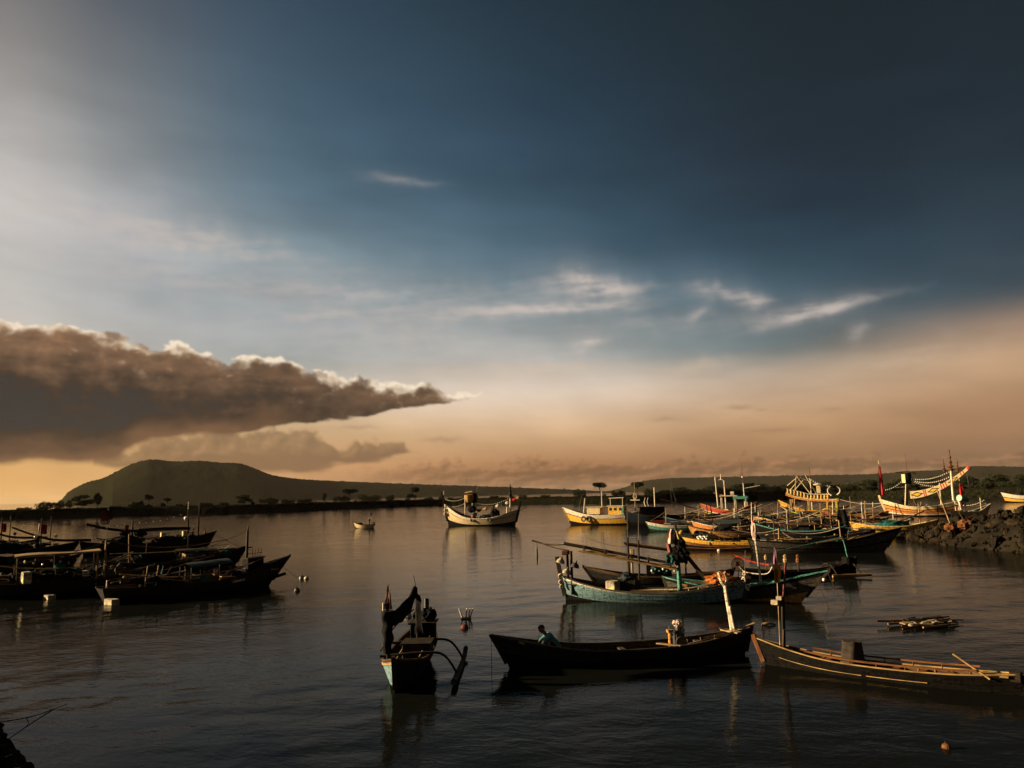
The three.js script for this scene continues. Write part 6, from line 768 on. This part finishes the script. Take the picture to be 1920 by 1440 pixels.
// =====================================================================  rocks
const rockMat = [C(0.03, 0.026, 0.022), C(0.024, 0.022, 0.019), C(0.04, 0.031, 0.023)].map((c) => new THREE.MeshPhysicalMaterial({ specularIntensity: 0.15, color: c, map: stoneTex, bumpMap: stoneBump, bumpScale: 0.03, roughness: 0.92 }));
const blackRock = new THREE.MeshPhysicalMaterial({ specularIntensity: 0.1, color: C(0.024, 0.023, 0.021), map: stoneTex, bumpMap: stoneBump, bumpScale: 0.02, roughness: 0.95 });
const stones = [...Array(8).keys()].map((i) => stone(1, 11 + i * 7));
function pile(name, label, path, n, seed, mats, rMin, rMax) {   // path: [x, z, half width, height]
  const g = thing(name, label, 'rock pile', [path[0][0], 0, path[0][1]]), r = mulberry(seed), X = path.map((p, i) => [i, p[0]]), Z = path.map((p, i) => [i, p[1]]), Wd = path.map((p, i) => [i, p[2]]), Hh = path.map((p, i) => [i, p[3]]);
  part('core', grid(30, 12, (u, v) => { const k = u * (path.length - 1), t = v * 2 - 1, w = curve(Wd, k), h = curve(Hh, k), k2 = Math.min(path.length - 1, k + 0.05), k1 = Math.max(0, k - 0.05), dx = curve(X, k2) - curve(X, k1), dz = curve(Z, k2) - curve(Z, k1), l = Math.hypot(dx, dz); return [curve(X, k) - dz / l * t * w - path[0][0], -0.4 + (h - 0.1) * (1 - t * t) + 0.6 * noise2(u * 23, v * 9), curve(Z, k) + dx / l * t * w - path[0][1]]; }), mats[0], g);
  for (let i = 0; i < n; i++) {
    const k = r() ** 1.35 * (path.length - 1), t = (r() * 2 - 1) * 0.98, w = curve(Wd, k), h = curve(Hh, k), k2 = Math.min(path.length - 1, k + 0.05), k1 = Math.max(0, k - 0.05), dx = curve(X, k2) - curve(X, k1), dz = curve(Z, k2) - curve(Z, k1), l = Math.hypot(dx, dz), s = mix(rMin, rMax, r() ** 3);
    const q = part('rock', stones[i % 8], mats[Math.floor(r() * mats.length)], g); q.position.set(curve(X, k) - dz / l * t * w - path[0][0], -0.35 + (h) * (1 - t * t), curve(Z, k) + dx / l * t * w - path[0][1]); q.rotation.set(r() * 6, r() * 6, r() * 6); q.scale.set(s * (0.8 + r() * 0.5), s * (0.7 + r() * 0.3), s * (0.8 + r() * 0.4));
  }
  const rubble = new THREE.InstancedMesh(stones[1], mats[mats.length - 1], 1400), m4 = new THREE.Matrix4(), e = new THREE.Euler(), qn = new THREE.Quaternion();
  for (let i = 0; i < 1400; i++) { const k = r() * (path.length - 1), t = r() * 2 - 1, w = curve(Wd, k), h = curve(Hh, k), k2 = Math.min(path.length - 1, k + 0.05), k1 = Math.max(0, k - 0.05), dx = curve(X, k2) - curve(X, k1), dz = curve(Z, k2) - curve(Z, k1), l = Math.hypot(dx, dz), s = rMin * (0.3 + 0.9 * r()); e.set(r() * 6, r() * 6, r() * 6); rubble.setMatrixAt(i, m4.compose(V(curve(X, k) - dz / l * t * w - path[0][0], -0.3 + (h + 0.1) * (1 - t * t) + 0.1 * r(), curve(Z, k) + dx / l * t * w - path[0][1]), qn.setFromEuler(e), V(s, s * 0.8, s))); }
  rubble.name = 'rubble'; rubble.userData.kind = 'stuff'; rubble.castShadow = rubble.receiveShadow = true; g.add(rubble);
  return g;
}
pile('rock_breakwater', 'jagged heap of brown boulders running out from the quay into the harbour', [[44.6, -92, 0.8, 0.6], [45.4, -85, 2.3, 2.0], [46.8, -78, 4.6, 3.2], [49.4, -71, 6.6, 3.9], [52, -63, 7.6, 4.2], [54.5, -54, 7.6, 4.2]], 298, 5, rockMat, 0.22, 1.0);
pile('shore_rocks', 'black boulders of the near shore rising out of the dark water', [[-17.4, -22.8, 1.8, 2.6], [-14.1, -19.5, 1.75, 2.12], [-12.3, -18.1, 1.4, 1.35], [-11.0, -17.2, 1.1, 0.9], [-9.6, -16.2, 0.8, 0.5]], 150, 8, [blackRock], 0.2, 0.5);
for (const [x, z, tx, tz, h, m, label] of [[43.8, -79.5, -1.3, -0.6, 5.4, M.pale, 'pale slanting pole planted upright in the brown boulders'], [45.2, -78.5, -1.9, -0.4, 4.2, M.wood, 'brown leaning pole planted beside the pale pole in the boulders']]) single('leaning_pole', label, 'pole', tube([[0, 0, 0], [tx, h, tz]], 0.08, 0.05, 7), m, [x, 0.2, z]);
for (const [x, y, z, s, label] of [[44.2, 2.05, -78.6, 0.62, 'larger orange rust coloured sack on the brown boulders'], [43.2, 1.75, -79.6, 0.5, 'smaller orange rust coloured sack near the pale pole']]) single('orange_sack', label, 'sack', lump(s * 1.1, s * 0.8, s, 0.4, s * 9, 3), M.rust, [x, y, z]);
{ const g = thing('bare_branch', 'thin bare forked branch reaching out over the water from the black shore rocks', 'branch', [-13.7, 0.28, -20.2]); part('stem', tube([[-0.6, 0.35, 0], [0.6, 0.42, 0], [1.7, 0.55, -0.1], [2.5, 0.8, -0.2]], 0.022, 0.008, 5), M.dark, g); part('twig', tube([[2.2, 0.7, -0.17], [1.7, 0.38, 0], [1.3, 0.1, 0.1], [0.9, -0.15, 0.15]], 0.014, 0.009, 4), M.dark, g); part('twig', tube([[1.55, 0.53, -0.1], [1.65, 0.4, -0.05], [1.58, 0.3, 0]], 0.012, 0.007, 4), M.dark, g); part('root', tube([[-0.6, 0.35, 0], [-1.0, 0.1, 0.1], [-1.3, -0.4, 0.2]], 0.05, 0.07, 5), M.dark, g); }

// =====================================================================  trees and scrub on the breakwater bank
const leafMat = [C(0.034, 0.041, 0.02), C(0.04, 0.044, 0.022), C(0.03, 0.037, 0.02)].map((c) => new THREE.MeshPhysicalMaterial({ specularIntensity: 0, color: c, roughness: 0.9, side: THREE.DoubleSide })), barkMat = timber(0.07, 0.055, 0.04);
function crownGeo(blobs, n, leaf, seed) {             // leaf sprays through the volume of several flattened blobs
  const r = mulberry(seed), pos = [], total = blobs.reduce((s, b) => s + b[3] * b[4], 0);
  for (const [cx, cy, cz, rx, ry] of blobs) for (let i = 0, m = Math.round(n * rx * ry / total); i < m; i++) {
    let x, y, z; do { x = r() * 2 - 1; y = r() * 2 - 1; z = r() * 2 - 1; } while (x * x + y * y + z * z > 1 || x * x + y * y + z * z < 0.12 * r());
    const k = 1 + 0.28 * noise2(x * 3 + seed, y * 3 + z * 2), p = V(cx + x * rx * k, cy + y * ry * k, cz + z * rx * k);
    for (let q = 0; q < 2; q++) { const a = V(r() - 0.5, (r() - 0.5) * 0.8, r() - 0.5).normalize().multiplyScalar(leaf * (0.6 + r())), b = V(r() - 0.5, r() - 0.5, r() - 0.5).normalize().multiplyScalar(leaf * 0.45); pos.push(p.x - a.x, p.y - a.y, p.z - a.z, p.x + b.x, p.y + b.y, p.z + b.z, p.x + a.x, p.y + a.y, p.z + a.z, p.x - a.x, p.y - a.y, p.z - a.z, p.x + a.x, p.y + a.y, p.z + a.z, p.x - b.x, p.y - b.y, p.z - b.z); }
  }
  const g = new THREE.BufferGeometry(); g.setAttribute('position', new THREE.Float32BufferAttribute(pos, 3)); g.computeVertexNormals(); return g;
}
function tree(x, z, y, w, h, kind, seed, label) {     // kind: umbrella, bush, round, thin
  const r = mulberry(seed), g = thing(kind === 'bush' ? 'scrub_bush' : 'shore_tree', label, kind === 'bush' ? 'bush' : 'tree', [x, y, z], r() * 6, kind === 'bush' ? 'scrub on the breakwater bank' : 'trees on the breakwater bank'), blobs = [], limbs = [];
  if (kind === 'bush') for (let i = 0; i < 6; i++) blobs.push([(i / 5 - 0.5) * w * 0.8, h * (0.3 + 0.25 * r()), (r() - 0.5) * w * 0.3, w * (0.1 + 0.16 * r()), h * (0.2 + 0.34 * r())]);
  else {
    const th = kind === 'umbrella' ? h * 0.72 : h * 0.5, lean = (r() - 0.5) * w * 0.15; limbs.push([[0, -0.5, 0], [lean * 0.5, th * 0.5, 0], [lean, th, 0]]);
    const m = kind === 'umbrella' ? 7 : kind === 'thin' ? 4 : 8; for (let i = 0; i < m; i++) { const a = i / m * 6.28 + r(), d = w * (kind === 'thin' ? 0.12 : 0.3) * (0.5 + 0.6 * r()), by = kind === 'umbrella' ? h * (0.72 + 0.18 * r()) : h * (0.36 + 0.42 * r()); blobs.push([lean + Math.cos(a) * d, by, Math.sin(a) * d, w * (kind === 'thin' ? 0.14 : 0.12 + 0.14 * r()), h * (kind === 'umbrella' ? 0.07 + 0.09 * r() : 0.1 + 0.12 * r())]); limbs.push([[lean * 0.8, th * (0.6 + 0.3 * r()), 0], [lean + Math.cos(a) * d * 0.5, mix(th, by, 0.5), Math.sin(a) * d * 0.5], [lean + Math.cos(a) * d, by, Math.sin(a) * d]]); }
    blobs.push([lean, h * 0.88, 0, w * (kind === 'thin' ? 0.12 : 0.26), h * (kind === 'umbrella' ? 0.1 : 0.14)]);
  }
  if (kind === 'bush') for (let i = 0; i < 4; i++) limbs.push([[(i / 3 - 0.5) * w * 0.5, -0.5, 0], [(i / 3 - 0.5) * w * 0.6, h * 0.3, 0], [(i / 3 - 0.5) * w * 0.7, h * 0.6, (r() - 0.5)]]);
  part(kind === 'bush' ? 'stems' : 'trunk', mergeGeometries(limbs.map((l, i) => tube(l, (i || kind === 'bush' ? 0.012 : 0.03) * h + 0.03, 0.008 * h + 0.015, 6))), barkMat, g);
  part('crown', crownGeo(blobs, Math.round(160 + 34 * w * Math.sqrt(h)), 0.24 + 0.025 * h, seed), leafMat[seed % 3], g); return g;
}
{
  const near = (x) => { let best = 1e9, z = 0; for (let i = 0; i <= 400; i++) { const [bx, bz] = bankAt(i / 400); if (Math.abs(bx - x) < best) { best = Math.abs(bx - x); z = bz; } } return z - 5; };
  const T = [[-216, 15, 5.2, 'bush'], [-205, 12, 6.6, 'round'], [-198, 7, 7.4, 'thin'], [-183, 4, 2.2, 'bush'], [-180, 6, 3.6, 'bush'], [-175, 4.2, 6.0, 'umbrella'], [-166, 3.6, 4.6, 'umbrella'], [-160, 3, 1.8, 'bush'], [-129, 9.5, 5.2, 'round'], [-119, 12, 4, 'bush'], [-107, 8, 3.2, 'bush'], [-101, 5, 5.4, 'thin'], [-95, 9, 4.4, 'bush'], [-92, 10, 7.4, 'umbrella'], [-84, 13, 4.8, 'bush'], [-74, 9, 4, 'bush'], [-64, 7, 4.4, 'round'], [-61, 5.4, 8.2, 'umbrella'], [-53, 5, 2.5, 'bush'], [36, 9, 5, 'bush'], [48, 10, 8.2, 'umbrella'], [57, 8, 4.2, 'bush'], [67.5, 9.2, 7.8, 'umbrella'], [74, 9, 4.5, 'bush'], [82, 12, 5.4, 'bush'], [92, 12, 6.2, 'round'], [101, 11, 5.6, 'bush'], [110, 12, 6.6, 'round'], [119, 13, 6, 'bush'], [127, 12, 7.6, 'round'], [133, 10, 8.4, 'umbrella'], [141, 13, 7, 'round'], [150, 12, 6, 'bush'], [158, 13, 7.4, 'round'], [166, 12, 6.5, 'round'], [174, 12, 7.5, 'round'], [182, 14, 7, 'bush'], [190, 13, 8, 'round'], [197, 14, 7.6, 'round'], [204, 14, 8.4, 'round'], [211, 14, 7.8, 'round'], [218, 14, 8.6, 'round'], [226, 14, 8, 'round'], [235, 14, 8.4, 'round'], [244, 14, 8, 'round'], [254, 15, 8.6, 'round'], [-12, 5, 2.2, 'bush'], [5, 6, 2.6, 'bush'], [18, 6, 2.4, 'bush'], [-30, 5, 2.2, 'bush'], [-40, 4, 2.0, 'bush'], [-148, 6, 2.2, 'bush'], [-138, 5, 2, 'bush'], [-112, 6, 3, 'bush']];
  const rs = mulberry(909); for (let x = 78; x < 262; x += 5.5) T.push([x + rs() * 3, 9 + rs() * 6, 3.4 + rs() * 2.4, 'bush']); for (let x = -250; x < 78; x += 13) T.push([x + rs() * 9, 2 + rs() * 4, 1.0 + rs() * 1.4, 'bush']);
  const words = { bush: 'low dark scrub bush growing on the far breakwater bank', round: 'dark round crowned tree growing on the far breakwater bank', umbrella: 'flat topped umbrella shaped tree standing above the far bank', thin: 'thin upright wispy tree standing above the far bank' };
  T.forEach(([x, w, h, kind], i) => tree(x, near(x), 3.2 + 0.5 * sstep(60, 150, x) + 0.7 * sstep(170, 230, x), w, h * (x > 76 ? 0.68 : 1), kind, 100 + i, words[kind]));
}

// =====================================================================  lettering on three bows
{
  const { FontLoader } = await import('three/addons/loaders/FontLoader.js'), { TextGeometry } = await import('three/addons/geometries/TextGeometry.js'), font = await new FontLoader().loadAsync('fonts/droid/droid_sans_bold.typeface.json');
  const letter = (b, text, u0, u1, v, side, size, m) => {
    const gs = []; [...text].forEach((ch, i) => {
      if (ch === ' ') return; const t = (i + 0.5) / text.length, u = mix(u0, u1, t), p = V(...b.P(u, v, side)), q = V(...b.P(u + (u1 - u0) * 0.02, v, side)), up = V(...b.P(u, v + 0.05, side)).sub(p).normalize(), dir = q.sub(p).normalize(), n = dir.clone().cross(up).normalize();
      const g = new TextGeometry(ch, { font, size, depth: 0.012, curveSegments: 2 }); g.center(); g.applyMatrix4(new THREE.Matrix4().makeBasis(dir, n.clone().cross(dir).normalize(), n).setPosition(p.addScaledVector(n, 0.03))); gs.push(g);
    });
    part('lettering', mergeGeometries(gs), m, b.g);
  };
  letter(nameBoat, 'BERKAN SELAM', 0.42, 0.86, 0.74, 1, 0.3, M.grey); letter(greyBoat, 'LORINSA', 0.06, 0.42, 0.78, 1, 0.3, M.tar); letter(scriptBoat, 'NAYA R', 0.55, 0.1, 0.66, -1, 0.42, M.red);
}
renderer.render(scene, camera);
